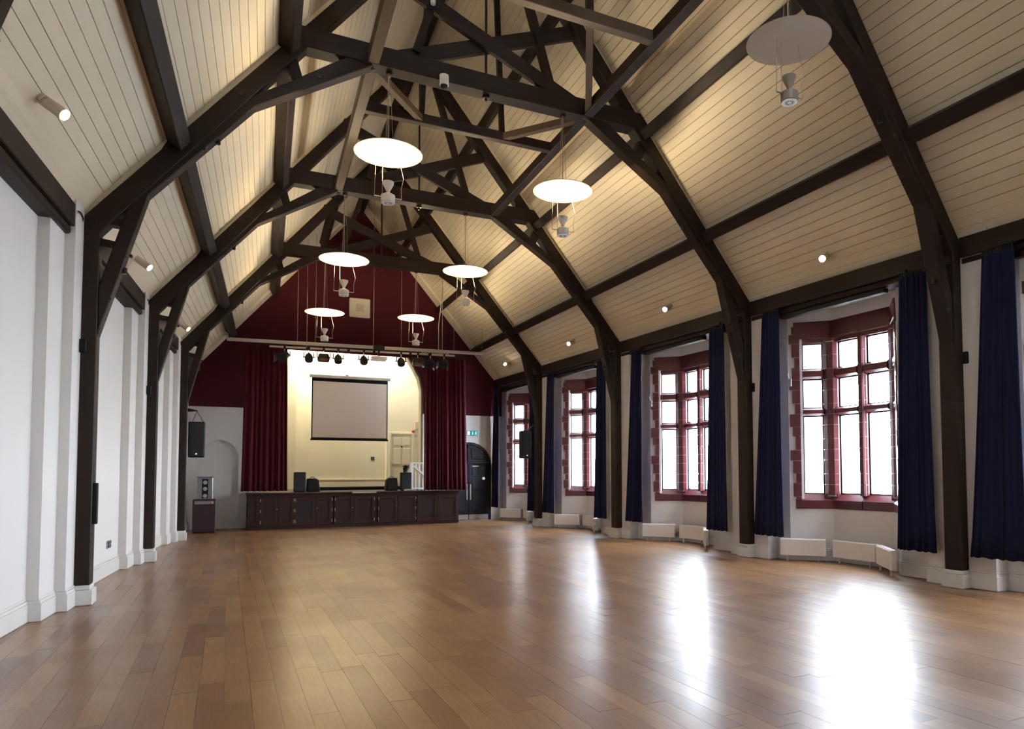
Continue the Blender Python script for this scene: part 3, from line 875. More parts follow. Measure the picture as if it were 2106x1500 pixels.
# ------------------------------------------------------------------ pendant lamps
def pendant(x, y, zd, zt, lit, label, tilt=0):
    root = thing('pendant_lamp', label, 'lamp', (x, y, zd), 'disc uplighter pendants')
    zu = zd - .82
    MB().cyl((x, y, zt - .05), (x, y, zt + .0), .05, n=14).build('ceiling_mount', BLACKM, root)
    cb = MB().cyl((x, y, zd + .04), (x, y, zt - .04), .006, n=6)
    for a in (0, 2.1, 4.2):
        cb.cyl((x + .07 * math.cos(a), y + .07 * math.sin(a), zd + .03), (x + .02 * math.cos(a), y + .02 * math.sin(a), zt - .05), .003, n=5)
    cb.build('suspension_cables', WIRE, root)
    # shallow reflector dish, hollow side down
    R_ = .51
    prof = [(.001, .03), (.2, .026), (.38, .012), (R_, -.018), (R_ + .006, -.03), (R_ - .006, -.034), (R_ - .02, -.026), (.37, .0), (.2, .012), (.001, .016)]
    dish = MB().lathe((x, y, zd), prof, 48).build('reflector_disc', DISCW, root, smooth=True)
    MB().lathe((x, y, zd), [(R_ + .004, -.022), (R_ + .012, -.026), (R_ + .012, -.034), (R_ + .004, -.036)], 48).build('disc_rim', mat('disc_rim_tan', (.35, .27, .19), .5), root)
    # uplighter body: open cup, waist, drum with vented base
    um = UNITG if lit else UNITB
    MB().lathe((x, y, zu), [(.02, .17), (.085, .30), (.088, .335), (.08, .335), (.05, .27), (.02, .20)], 20).build('cup', um, root, smooth=True)
    MB().lathe((x, y, zu), [(.045, .12), (.03, .16), (.028, .18), (.02, .2)], 16).build('neck', um, root, smooth=True)
    d = MB().lathe((x, y, zu), [(.095, .0), (.105, .012), (.107, .12), (.06, .145), (.03, .15)], 24).build('drum', um, root, smooth=True)
    MB().lathe((x, y, zu), [(.001, -.004), (.1, -.004), (.1, .0), (.001, .0)], 24).build('base_plate', DISCW, d)
    vm = MB()
    for i in range(12):
        a = 2 * math.pi * i / 12
        vm.beam((x + .03 * math.cos(a), y + .03 * math.sin(a), zu - .005), (x + .06 * math.cos(a), y + .06 * math.sin(a), zu - .005), .007, .003)
    vm.build('vent_slots', BLACKM, d, kind='stuff')
    for sg in (-1, 1):
        ax = x + sg * .21
        MB().beam((x + sg * .09, y, zu + .09), (ax, y, zu + .09), .012, .012).build('side_arm', um, root)
        if sg > 0:
            pts = [(ax, y, zu + .09), (ax - .01, y, zu + .25), (ax + .03, y, zu + .42), (ax - .02, y, zu + .62), (x + .15, y, zd + .01)]
        else:
            pts = [(ax, y, zu + .09), (x - .19, y, zd)]
        MB().tube(pts, .004).build('support_wire', WIRE, root)
    MB().cyl((x - .08, y + .05, zu + .12), (x - .08, y + .05, zd), .0035, n=5).build('support_wire', WIRE, root)
    if lit:
        ld = bpy.data.lights.new('uplighter', 'SPOT'); ld.energy = LAMP_W; ld.color = (1.0, .79, .50)
        ld.spot_size = math.radians(172); ld.spot_blend = .6; ld.shadow_soft_size = .1
        lo = bpy.data.objects.new('uplighter', ld); COL.objects.link(lo)
        lo.location = (x, y, zu + .345); lo.rotation_euler = (math.pi, 0, 0)
        par(lo, root)
        MB().lathe((x, y, zu), [(.001, .328), (.072, .328), (.072, .33), (.001, .33)], 16).build('lamp_glass', LENS, root)
def zc(t): return TR[t]['zc0']
pendant(-.47, 11.12, 6.70, zc('A'), True, 'lit white disc pendant left of centre on the second truss')
pendant(2.54, 11.12, 6.63, zc('A'), True, 'lit white disc pendant right of centre on the second truss')
pendant(3.607, 6.64, 7.13, zc('Z'), False, 'large unlit white disc pendant hanging nearest, at upper right')
pendant(-1.45, 6.16, 7.34, zc('Z'), True, 'lit disc pendant left of the unlit one on the nearest truss, added above view')  # unseen mate of the unlit pendant, added to brighten the near ceiling
pendant(-.45, 15.96, 6.34, zc('B'), True, 'lit disc pendant on the left of the middle truss')
pendant(2.27, 15.96, 6.42, zc('B'), True, 'lit disc pendant on the right of the middle truss')
pendant(-.31, 20.60, 6.15, zc('C'), True, 'small-looking lit disc pendant nearest the stage, left')
pendant(2.21, 20.60, 6.23, zc('C'), True, 'small-looking lit disc pendant nearest the stage, right')

# ------------------------------------------------------------------ ceiling spotlights
def spotlight(s, u, y, label, dirv, pw=1.0):
    p = roof(s, u, y); k_ = kk(y); n_ = Vector((-s * k_, 0, -1)).normalized()
    p = p - n_ * .06
    root = thing('ceiling_spotlight', label, 'spotlight', tuple(p), 'small spotlights on the ceiling slopes')
    MB().cyl(p, p + n_ * .03, .045, n=12).build('base', BEIGE, root)
    j = p + n_ * .13
    MB().cyl(p + n_ * .02, j, .014, n=8).build('arm', BEIGE, root)
    d = Vector(dirv).normalized()
    b0 = j - d * .10; b1 = j + d * .14
    MB().cyl(b0, b1, .055, .06, n=18).build('body', BEIGE, root, smooth=True)
    MB().cyl(b1, b1 + d * .006, .05, n=18).build('lens', LENS, root)
    ld = bpy.data.lights.new('spot', 'SPOT'); ld.energy = SPOT_W * pw; ld.color = (1.0, .82, .60); ld.spot_size = math.radians(110); ld.spot_blend = .8; ld.shadow_soft_size = .05
    lo = bpy.data.objects.new('spot', ld); COL.objects.link(lo)
    lo.matrix_world = Matrix.Translation(b1 + d * .02) @ d.to_track_quat('-Z', 'Y').to_matrix().to_4x4()
    mw = lo.matrix_world.copy()
    lo.parent = root; lo.matrix_parent_inverse = Matrix.Translation(-p); lo.matrix_world = mw
spotlight(-1, .045, 8.45, 'lit ceiling spotlight at upper left, nearest on the left slope', (.72, -.30, -.55), 2.6)
spotlight(-1, .035, 13.76, 'lit ceiling spotlight seen between the first two left posts', (.72, -.30, -.55), 2.6)
spotlight(-1, .035, 19.1, 'lit ceiling spotlight peeking past the second left post', (.72, -.30, -.55), 2.6)
spotlight(1, .05, 8.84, 'lit ceiling spotlight above the large nearest bay window', (-.75, -.45, -.35))
spotlight(1, .06, 13.3, 'lit ceiling spotlight above the middle bay window', (-.75, -.45, -.35))
spotlight(1, .06, 17.9, 'lit ceiling spotlight above the second window from the stage', (-.75, -.45, -.35))
spotlight(1, .06, 22.5, 'lit ceiling spotlight above the furthest window', (-.6, -.5, .15))

# ------------------------------------------------------------------ lighting bars over the stage
RY = 22.5
ra, rb_ = Vector((-2.72, RY, 5.50)), Vector((4.90, RY, 5.63))
t = thing('lighting_rail', 'long grey rail hung across the hall in front of the stage', 'rail', (1, RY, 5.5))
MB().beam(ra, rb_, .07, .075).build('rail', GREYB, t, bevel=.008)
MB().beam(ra + Vector((0, 0, .05)), rb_ + Vector((0, 0, .05)), .03, .02).build('rail_lip', STEEL, t)
for x in (-2.68, -.85, -.35, 2.2, 3.9, 4.86):
    z = 5.5 + (x + 2.72) / 7.62 * .13
    y_ = RY; hh = half(y_); zt = ZE + kk(y_) * hh * (1 - abs(x - mid(y_)) / hh)
    MB().cyl((x, RY, z + .03), (x, RY, zt), .006, n=5).build('hanging_wire', WIRE, t)
BY = 22.15
ba, bb_ = Vector((-1.62, BY, 5.33)), Vector((3.82, BY, 5.44))
def barp(x): return ba.lerp(bb_, (x - ba.x) / (bb_.x - ba.x))
t = thing('lighting_bar', 'pale round lighting bar carrying the stage lanterns', 'bar', (1, BY, 5.35))
MB().cyl(ba, bb_, .03, n=10).build('bar', GREYB, t, smooth=True)
for x in (-.6, .55, 1.3, 2.4, 3.0): 
    p = barp(x); MB().cyl(p - Vector((.04, 0, 0)), p + Vector((.04, 0, 0)), .042, n=10).build('tape_band', BLACKM, t)
for x in (-.62, 1.28, 3.42):
    p = barp(x); hh = half(BY); zt = ZE + kk(BY) * hh * (1 - abs(x - mid(BY)) / hh)
    MB().cyl(p, (x, BY, zt), .008, n=6).build('hanging_wire', WIRE, t)
p = barp(3.35)
MB().tube([p + Vector((0, 0, .02)), p + Vector((-.05, 0, .2)), p + Vector((-.08, -.1, .9)), p + Vector((-.08, -.6, 2.0))], .013).build('power_cable', WIRE, t)
mbx = MB()
for i in range(9):
    p = barp(2.75 + i * .1); mbx.tube([p + Vector((0, .0, .03)), p + Vector((.05, .02, .07)), p + Vector((.1, 0, .03))], .01)
mbx.build('coiled_cable', GREYB, t, kind='stuff')
def lantern(x, kind, label):
    p = barp(x)
    root = thing('stage_lantern', label, 'stage light', tuple(p), 'lanterns on the lighting bar')
    MB().box(p.x - .03, p.x + .03, p.y - .045, p.y + .045, p.z - .05, p.z + .045).build('hook_clamp', BLACKM, root, bevel=.008)
    MB().cyl(p - Vector((0, 0, .04)), p - Vector((0, 0, .13)), .012, n=6).build('spigot', STEEL, root)
    c = p - Vector((0, 0, .27))
    if kind == 'fresnel':
        M3 = Matrix.Rotation(math.radians(-25), 3, 'X')
        MB().lathe(c, [(.02, .15), (.075, .10), (.11, .03), (.118, .0), (.112, -.10), (.10, -.13), (.055, -.155), (.02, -.158)], 20, M3).build('body', BLACKM, root, smooth=True)
        yk = MB()
        for sg in (-1, 1):
            yk.beam(p + Vector((sg * .135, 0, -.13)), c + Vector((sg * .135, 0, 0)), .03, .012, (0, 1, 0))
            yk.cyl(c + Vector((sg * .11, 0, 0)), c + Vector((sg * .175, 0, .012)), .016, n=8)
        yk.beam(p + Vector((-.14, 0, -.13)), p + Vector((.14, 0, -.13)), .03, .012)
        yk.build('yoke', BLACKM, root)
    elif kind == 'flood':
        MB().prism([(c.x - .15, c.z - .11), (c.x + .15, c.z - .11), (c.x + .17, c.z - .02), (c.x + .13, c.z + .13), (c.x - .13, c.z + .13), (c.x - .17, c.z - .02)], 'y', c.y - .09, c.y + .11).build('body', BLACKM, root, bevel=.02)
        MB().box(c.x - .12, c.x + .12, c.y - .10, c.y - .088, c.z - .09, c.z - .02).build('lens_plate', mat('brown_gel', (.09, .035, .02), .4), root)
        yk = MB()
        for sg in (-1, 1): yk.beam(p + Vector((sg * .18, 0, -.11)), c + Vector((sg * .18, 0, 0)), .03, .012, (0, 1, 0))
        yk.beam(p + Vector((-.185, 0, -.11)), p + Vector((.185, 0, -.11)), .03, .012)
        yk.build('yoke', BLACKM, root)
    else:
        M3 = Matrix.Rotation(math.radians(-60), 3, 'X') @ Matrix.Rotation(math.radians(25), 3, 'Y')
        MB().lathe(c, [(.05, .17), (.09, .15), (.10, -.06), (.135, -.10), (.14, -.16), (.10, -.165)], 18, M3).build('body', BLACKM, root, smooth=True)
        fl_ = MB()
        for sg in (-1, 1): fl_.hexa([tuple(c + M3 @ Vector(q)) for q in ((sg * .13, -.12, -.16), (sg * .14, -.12, -.16), (sg * .14, .12, -.16), (sg * .13, .12, -.16), (sg * .19, -.13, -.27), (sg * .20, -.13, -.27), (sg * .20, .13, -.27), (sg * .19, .13, -.27))])
        fl_.build('barn_doors', BLACKM, root)
        yk = MB()
        for sg in (-1, 1): yk.beam(p + Vector((sg * .15, 0, -.12)), c + Vector((sg * .15, 0, 0)), .03, .012, (0, 1, 0))
        yk.beam(p + Vector((-.155, 0, -.12)), p + Vector((.155, 0, -.12)), .03, .012)
        yk.build('yoke', BLACKM, root)
lantern(-1.22, 'profile', 'black stage lantern at the left end of the lighting bar, before the curtain')
lantern(-.56, 'fresnel', 'round black lantern, first against the bright stage from the left')
lantern(-.15, 'flood', 'boxy dark flood lantern beside the first round lantern')
lantern(.26, 'fresnel', 'round black lantern left of the projector, above the screen corner')
lantern(1.0, 'fresnel', 'round black lantern just left of the ceiling projector')
lantern(2.12, 'fresnel', 'round black lantern right of the ceiling projector')
lantern(2.64, 'flood', 'brown flood lantern near the right curtain')
lantern(3.04, 'profile', 'black tilted lantern beside the brown flood on the right')
lantern(3.48, 'profile', 'black lantern with barn doors at the right end of the bar')
p = barp(1.44)
t = thing('projector', 'white video projector under a black mount on the lighting bar', 'projector', tuple(p))
MB().box(p.x - .16, p.x + .16, p.y - .11, p.y + .11, p.z + .03, p.z + .19).build('mount', BLACKM, t, bevel=.02)
MB().box(p.x - .03, p.x + .03, p.y - .03, p.y + .03, p.z - .16, p.z + .03).build('bracket', BLACKM, t)
MB().box(p.x - .23, p.x + .23, p.y - .16, p.y + .16, p.z - .27, p.z - .15).build('body', RADW, t, bevel=.02)
MB().cyl((p.x + .1, p.y + .16, p.z - .21), (p.x + .1, p.y + .19, p.z - .21), .04, n=14).build('lens', BLACKP, t)

# stage batten light, hidden behind the header like the real one
t = thing('stage_batten', 'warm fluorescent batten above the stage, behind the header', 'light', (1.1, 27.6, 6.5))
MB().box(-.9, 3.1, 27.5, 27.7, 6.92, 7.09).build('housing', RADW, t)
MB().cyl((-.85, 27.6, 6.87), (3.05, 27.6, 6.87), .03, n=10).build('tube', BATTEN, t)
ld = bpy.data.lights.new('stage_light', 'AREA'); ld.shape = 'RECTANGLE'; ld.size = 3.9; ld.size_y = .15; ld.energy = STAGE_W; ld.color = (1.0, .88, .68)
lo = bpy.data.objects.new('stage_light', ld); COL.objects.link(lo)
dv = Vector((0, .75, -.6)).normalized()
mw = Matrix.Translation((1.1, 26.42, 6.42)) @ dv.to_track_quat('-Z', 'X').to_matrix().to_4x4()
lo.rotation_euler = (math.radians(24), 0, 0); lo.location = (1.1, 27.62, 6.80)
par(lo, t)

# ------------------------------------------------------------------ projection screen
SYc = 27.3
SC = SYc / 28.12
def sx(x): return -2.639 + (x + 2.639) * SC
def szz(z): return 1.65 + (z - 1.65) * SC
t = thing('projection_screen', 'pale projection screen with black borders hung on the stage', 'screen', (sx(1.5), SYc, szz(5.3)))
MB().box(sx(.02), sx(3.0), SYc - .06, SYc + .06, szz(5.27), szz(5.40)).build('case', SKIRT, t, bevel=.02)
MB().box(sx(.12), sx(2.90), SYc - .005, SYc + .005, szz(2.97), szz(5.27)).build('black_border', BLACKP, t)
MB().box(sx(.16), sx(2.86), SYc - .009, SYc - .006, szz(3.03), szz(5.14)).build('fabric', SCREENM, t)
MB().box(sx(.09), sx(2.93), SYc - .02, SYc + .02, szz(2.92), szz(2.985)).build('bottom_bar', BLACKP, t, bevel=.008)
for x in (.86, 2.13): MB().cyl((sx(x), SYc, szz(5.39)), (sx(x), SYc, 7.1), .006, n=5).build('hanging_wire', WIRE, t)
MB().box(sx(1.30), sx(1.42), SYc - .05, SYc + .05, szz(5.40), szz(5.425)).build('clip', BLACKP, t)

# ------------------------------------------------------------------ doors
def panelled(mb, x0, x1, y, z0, z1, fx=.09):
    pass
d = sthing('door_1', 'dark blue black arched double doors with long steel pull handles', 'door', (DC, YG, 0))
mb = MB()
pts_o = [(DC + DH, .005)] + arc(DC, DS, DH, .82, 0, 180, 18) + [(DC - DH, .005)]
pts_i = [(DC + DH - .09, .005)] + arc(DC, DS, DH - .09, .73, 0, 180, 18) + [(DC - DH + .09, .005)]
for i in range(len(pts_o) - 1):
    a, b, c, e = pts_o[i], pts_o[i + 1], pts_i[i + 1], pts_i[i]
    mb.hexa([(a[0], YG + .02, a[1]), (b[0], YG + .02, b[1]), (c[0], YG + .02, c[1]), (e[0], YG + .02, e[1]), (a[0], YG + .14, a[1]), (b[0], YG + .14, b[1]), (c[0], YG + .14, c[1]), (e[0], YG + .14, e[1])])
mb.build('arched_frame', DOORN, d)
MB().box(DC - DH + .07, DC + DH - .07, YG + .0, YG + .12, 2.0, 2.09).build('transom_bar', DOORN, d, bevel=.01)
MB().prism([(DC - DH + .08, 2.0), (DC + DH - .08, 2.0)] + arc(DC, DS, DH - .08, .74, 4, 176, 16), 'y', YG + .09, YG + .12).build('fan_panel', DOORN, d)
MB().box(DC - .035, DC + .035, YG + .05, YG + .1, 2.08, 2.68).build('fan_stile', DOORN, d)
for sg in (-1, 1):
    f_ = MB()
    xs_ = [DC + sg * .10, DC + sg * .56]
    zt = (2.56, 2.33)
    q = [(xs_[0], 2.16), (xs_[1], 2.16), (xs_[1], zt[1]), (xs_[0], zt[0])]
    f_.prism(q if sg > 0 else q[::-1], 'y', YG + .065, YG + .095)
    f_.build('fan_raised_panel', DOORN, d, bevel=.02)
    x0, x1 = (DC + .004, DC + DH - .09) if sg > 0 else (DC - DH + .09, DC - .004)
    leaf = MB().box(x0, x1, YG + .06, YG + .11, .02, 1.99).build('leaf', DOORN, d, bevel=.005)
    for z0, z1 in ((.32, .95), (1.06, 1.46), (1.55, 1.90)):
        MB().box(x0 + .12, x1 - .12, YG + .045, YG + .065, z0, z1).build('raised_panel', DOORN, leaf, bevel=.014)
    hx = x0 + .06 if sg > 0 else x1 - .06
    MB().box(hx - .025, hx + .025, YG + .035, YG + .045, .72, 1.28).build('pull_handle', STEEL, leaf, bevel=.006)
    MB().box(x0 + .01, x1 - .01, YG + .05, YG + .06, .03, .20).build('kick_plate', STEEL, leaf)
leaf_ = leaf
MB().box(DC + .12, DC + .36, YG + .03, YG + .06, 1.90, 1.93).build('door_closer', STEEL, leaf)
MB().cyl((DC + .55, YG + .03, 1.48), (DC + .55, YG + .06, 1.48), .05, n=16).build('round_notice', SIGNW, leaf)

d = sthing('door_2', 'cream six panel door on the right of the stage back wall', 'door', (3.5, 28.2, SZ))
fr_ = MB()
X0, X1, ZT = 3.08, 3.88, 3.20
for b in ((X0 - .09, X0, SZ, ZT + .09), (X1, X1 + .09, SZ, ZT + .09), (X0, X1, ZT, ZT + .09)): fr_.box(b[0], b[1], 28.19, 28.25, b[2], b[3])
fr_.build('frame', CREAM_P, d, bevel=.01)
lf = MB().box(X0 + .005, X1 - .005, 28.215, 28.25, SZ + .005, ZT - .005).build('leaf', CREAM_P, d)
for x0, x1 in ((X0 + .09, X0 + .37), (X0 + .44, X1 - .09)):
    for z0, z1 in ((SZ + .18, SZ + .75), (SZ + .92, SZ + 1.55), (SZ + 1.68, ZT - .12)):
        MB().box(x0, x1, 28.200, 28.216, z0, z1).build('raised_panel', CREAM_P, lf, bevel=.012)
MB().cyl((X0 + .40, 28.19, SZ + 1.62), (X0 + .40, 28.215, SZ + 1.62), .035, n=12).build('spyhole_plate', BLACKM, lf)
MB().cyl((X0 + .05, 28.17, SZ + .95), (X0 + .05, 28.215, SZ + .95), .03, n=12).build('knob', STEEL, lf)
d = sthing('door_3', 'cream door frame edge at the left of the stage', 'door', (-.75, 28.2, SZ))
MB().box(-.86, -.74, 28.16, 28.25, SZ, 3.3).build('frame', CREAM_P, d, bevel=.01)
MB().box(-1.6, -.70, 28.14, 28.25, 3.3, 3.42).build('frame_head', CREAM_P, d, bevel=.01)
MB().box(-1.6, -.86, 28.21, 28.25, SZ, 3.3).build('leaf', CREAM_P, d)

# ------------------------------------------------------------------ loudspeakers and equipment
def cabinet(name, label, x0, x1, y0, y1, z0, z1, group=None, taper=.0, grille=True, badge=True):
    t = thing(name, label, 'loudspeaker', ((x0 + x1) / 2, (y0 + y1) / 2, z0), group)
    q = [(x0, y0, z0), (x1, y0, z0), (x1 - taper, y1, z0), (x0 + taper, y1, z0), (x0, y0, z1), (x1, y0, z1), (x1 - taper, y1, z1), (x0 + taper, y1, z1)]
    MB().hexa(q).build('cabinet', BLACKP, t, bevel=.02)
    if grille: MB().box(x0 + .025, x1 - .025, y0 - .012, y0, z0 + .03, z1 - .03).build('grille', mat('speaker_grille', (.016, .018, .024), .6, noise=.3, nscale=120), t, bevel=.006)
    if badge: MB().cyl(((x0 + x1) / 2, y0 - .02, z0 + .09), ((x0 + x1) / 2, y0 - .012, z0 + .09), .022, n=12).build('badge', SIGNW, t)
    return t
t = cabinet('hung_speaker', 'tall black loudspeaker hung from a bracket on the left', -3.56, -3.17, 20.88, 21.22, 2.10, 3.02, 'hung loudspeakers', .06)
MB().prism([(-3.60, 3.38), (-3.60, 3.28), (-3.36, 3.30), (-3.36, 3.325)], 'y', 20.98, 21.03).box(-3.64, -3.58, 20.72, 21.03, 3.28, 3.38).build('bracket', IRON, t)
MB().tube([(-3.47, 21.0, 3.02), (-3.37, 21.0, 3.30), (-3.22, 21.0, 3.02)], .008).build('chain', IRON, t)
t = cabinet('hung_speaker', 'tall black loudspeaker hung on the furthest right post', 5.50, 5.86, 20.55, 20.90, 2.12, 2.98, 'hung loudspeakers', .05)
MB().beam((5.72, 20.7, 2.97), (6.02, 20.7, 3.22), .04, .03).build('bracket', IRON, t)
MB().beam((5.82, 20.7, 2.6), (6.02, 20.7, 2.6), .05, .05).build('bracket', IRON, t)
cabinet('monitor_speaker', 'upright black loudspeaker at the left of the stage edge', -.80, -.44, 23.75, 24.05, SZ + .002, SZ + .62, 'loudspeakers on the stage', .03, badge=False)
def wedge(name, label, xc, flip):
    t = thing(name, label, 'loudspeaker', (xc, 24, SZ), 'loudspeakers on the stage')
    s_ = -1 if flip else 1
    pts = [(xc - s_ * .19, SZ + .002), (xc + s_ * .21, SZ + .002), (xc + s_ * .17, SZ + .36), (xc + s_ * .10, SZ + .42), (xc - s_ * .17, SZ + .42)]
    MB().prism(pts if s_ > 0 else pts[::-1], 'y', 23.85, 24.15).build('cabinet', BLACKP, t, bevel=.02)
    MB().box(xc - .14, xc + .13, 23.835, 23.85, SZ + .05, SZ + .37).build('grille', BLACKM, t, bevel=.006)
    MB().tube([(xc - .1, 23.9, SZ + .42), (xc - .06, 23.9, SZ + .46), (xc + .02, 23.9, SZ + .46), (xc + .06, 23.9, SZ + .42)], .01).build('handle', BLACKM, t)
wedge('wedge_monitor', 'black wedge monitor beside the upright speaker on stage', -.22, False)
wedge('wedge_monitor', 'black wedge monitor near the white railing on stage', 2.23, True)
t = cabinet('monitor_speaker', 'black loudspeaker by the white railing with kit on top', 2.50, 2.86, 23.8, 24.1, SZ + .002, SZ + .60, 'loudspeakers on the stage', .03, badge=False)
t = thing('desk_lamp_unit', 'small black swivelling light standing on the stage loudspeaker', 'stage light', (2.68, 23.95, SZ + .60))
MB().cyl((2.68, 23.95, SZ + .605), (2.68, 23.95, SZ + .66), .07, n=14).build('base', BLACKM, t)
MB().lathe((2.70, 23.95, SZ + .74), [(.05, -.10), (.09, -.06), (.09, .08), (.06, .10)], 14, Matrix.Rotation(.5, 3, 'Y')).build('head', BLACKM, t, smooth=True)
MB().beam((2.58, 23.95, SZ + .80), (2.80, 23.95, SZ + .84), .08, .03).build('visor', BLACKM, t)
o = MB().box(2.55, 2.95, 23.45, 23.60, SZ + .002, SZ + .05).build('white_leaflet', RADW, bevel=.005)
tag(o, 'white folded papers at the stage edge by the railing', 'papers')
# amplifier rack in the far left corner
t = thing('rack_case', 'dark burgundy equipment case on the floor at far left', 'case', (-3.2, 23.1, 0))
MB().box(-3.50, -2.92, 22.85, 23.35, .03, .95).build('box', BURG, t, bevel=.012)
MB().box(-3.45, -2.97, 22.835, 22.85, .82, .90).build('silver_strip', GREYEQ, t)
MB().cyl((-3.0, 22.82, .86), (-3.0, 22.85, .86), .025, n=10).build('dial', STEEL, t)
for x in (-3.45, -2.97): MB().box(x - .03, x + .03, 22.9, 23.3, .001, .03).build('foot', BLACKP, t)
t = thing('rack_equipment', 'silver grey audio unit standing on the burgundy case', 'equipment', (-3.2, 23.1, .95))
MB().box(-3.40, -3.00, 22.92, 23.28, .952, 1.58).build('housing', GREYEQ, t, bevel=.015)
MB().box(-3.27, -3.12, 22.90, 22.92, .99, 1.53).build('dark_centre', BLACKP, t)
for z in (1.05, 1.25, 1.43): MB().lathe((-3.195, 22.90, z), [(.04, 0), (.055, .0), (.055, .012), (.04, .012)], 16, Matrix.Rotation(math.radians(90), 3, 'X')).build('ring', STEEL, t)
MB().box(-3.42, -2.98, 22.91, 23.29, 1.582, 1.60).build('lid', GREYEQ, t)

# white railing on the stage
RYs = 24.2
t = thing('stage_railing', 'white stair railing at the right of the stage', 'railing', (3.1, RYs, SZ))
for x in (2.94, 3.62): MB().box(x - .05, x + .05, RYs - .05, RYs + .05, SZ + .001, SZ + .92).build('newel', RADW, t, bevel=.008)
MB().beam((2.92, RYs, SZ + .92), (3.66, RYs, SZ + .92), .07, .05).build('handrail', RADW, t)
MB().beam((2.98, RYs - .03, SZ + .84), (3.62, RYs - .03, SZ + .30), .04, .05).build('sloping_rail', RADW, t)
for x in (3.09, 3.21, 3.33, 3.45): MB().box(x - .02, x + .02, RYs - .02, RYs + .02, SZ + .001, SZ + .90).build('baluster', RADW, t)
MB().beam((2.94, RYs, SZ + .06), (3.62, RYs, SZ + .06), .05, .05).build('bottom_rail', RADW, t)

# ------------------------------------------------------------------ fittings on the far walls
t = thing('gable_speaker_panel', 'square beige panel speaker high on the maroon gable', 'speaker', (1.2, YG - .05, 6.87))
MB().box(.87, 1.54, YG - .12, YG - .014, 6.86, 7.50).build('casing', BEIGE, t, bevel=.03)
MB().box(1.08, 1.33, YG - .128, YG - .12, 7.05, 7.30).build('grille', mat('beige_grille', (.5, .42, .31), .6), t)
t = thing('exit_sign', 'small green and white emergency exit sign above the dark doors', 'sign', (5.1, YG - .02, 3.0))
MB().box(4.92, 5.33, YG - .03, YG - .001, 3.0, 3.18).build('plate', GREENS, t, bevel=.004)
MB().box(4.935, 5.03, YG - .036, YG - .03, 3.02, 3.16).build('door_symbol', SIGNW, t)
mb = MB(); mb.box(5.12, 5.14, YG - .036, YG - .03, 3.06, 3.15); mb.prism([(5.10, 3.07), (5.13, 3.03), (5.16, 3.07)], 'y', YG - .036, YG - .03)
mb.build('arrow_symbol', SIGNW, t)
mb = MB(); mb.cyl((5.255, YG - .036, 3.148), (5.255, YG - .03, 3.148), .014, n=8)
for a, b in (((5.25, 3.13), (5.235, 3.08)), ((5.235, 3.08), (5.21, 3.03)), ((5.235, 3.08), (5.275, 3.06)), ((5.275, 3.06), (5.275, 3.025)), ((5.25, 3.125), (5.29, 3.10)), ((5.25, 3.125), (5.215, 3.10))):
    mb.beam((a[0], YG - .033, a[1]), (b[0], YG - .033, b[1]), .006, .016, (0, 0, 1) if abs(a[0] - b[0]) > .02 else (1, 0, 0))
mb.build('running_figure', SIGNW, t)
t = thing('wall_intercom', 'beige intercom box high on the stage wall above the door', 'box', (4.1, 28.2, 3.45))
MB().box(3.98, 4.22, 28.16, 28.249, 3.42, 3.72).build('casing', BEIGE, t, bevel=.01)
MB().box(4.13, 4.21, 28.15, 28.16, 3.44, 3.70).build('side_panel', CREAM_P, t)
t = thing('alarm_bell', 'round red fire alarm sounder by the cream door', 'alarm', (3.93, 28.2, 3.3))
MB().cyl((3.93, 28.249, 3.33), (3.93, 28.16, 3.33), .065, .05, n=16).build('dome', REDPL, t, smooth=True)
MB().cyl((3.93, 28.249, 3.33), (3.93, 28.23, 3.33), .075, n=16).build('base', RADW, t)
o = MB().cyl((4.05, 28.249, 3.16), (4.05, 28.21, 3.16), .055, n=16).build('round_sensor', BEIGE, smooth=True)
tag(o, 'pale round sensor below the red alarm on the stage wall', 'sensor')
t = thing('light_switches', 'group of pale switch plates right of the cream door', 'switch', (4.2, 28.2, 2.7))
for x, z in ((4.17, 2.86), (4.20, 2.64), (4.28, 2.64)): MB().box(x - .035, x + .035, 28.225, 28.249, z - .07, z + .07).build('switch_plate', BEIGE, t, bevel=.006)
MB().cyl((4.22, 28.235, 2.57), (4.22, 28.235, 1.2), .012, n=6).build('conduit', BEIGE, t)
t = thing('wall_socket', 'dark four-gang socket plate low on the stage back wall', 'socket', (2.4, 28.48, 2.26))
MB().box(2.34, 2.48, 28.485, 28.499, 2.20, 2.33).build('plate', GREYEQ, t, bevel=.004)
for x in (2.375, 2.445):
    for z in (2.235, 2.295): MB().box(x - .02, x + .02, 28.48, 28.485, z - .018, z + .018).build('outlet', BLACKP, t)

# ------------------------------------------------------------------ fittings on the side walls and posts
def side_box(s, y, z, h, label, w=.09):
    x = XL(y) if s < 0 else XR(y)
    if s < 0: o = MB().box(OL(y) - .015, OL(y) + .10, y - .075, y - .001, z, z + h)
    else: o = MB().box(OR(y) - .07, OR(y) + .05, y - .075, y - .001, z, z + h)
    tag(o.build('junction_box', BLACKP, bevel=.008), label, 'box')
side_box(-1, YT['A'], 3.22, .17, 'small black box on the nearest left post')
side_box(-1, YT['B'], 3.18, .17, 'small black box on the second left post')
side_box(1, YT['Z'], 3.20, .17, 'small black box on the nearest right post')
side_box(1, YT['A'], 3.24, .17, 'small black box on the second right post')
y = YT['A']
o = MB().box(XL(y) + .001, XL(y) + .05, y + .04, y + .13, 1.02, 1.55).build('cable_trunking', BLACKP, bevel=.006)
tag(o, 'upright black cable trunking on the nearest left post', 'trunking')
t = thing('wall_socket', 'pair of dark sockets low on the white left wall', 'socket', (XL(14.2) - .4, 14.2, .5))
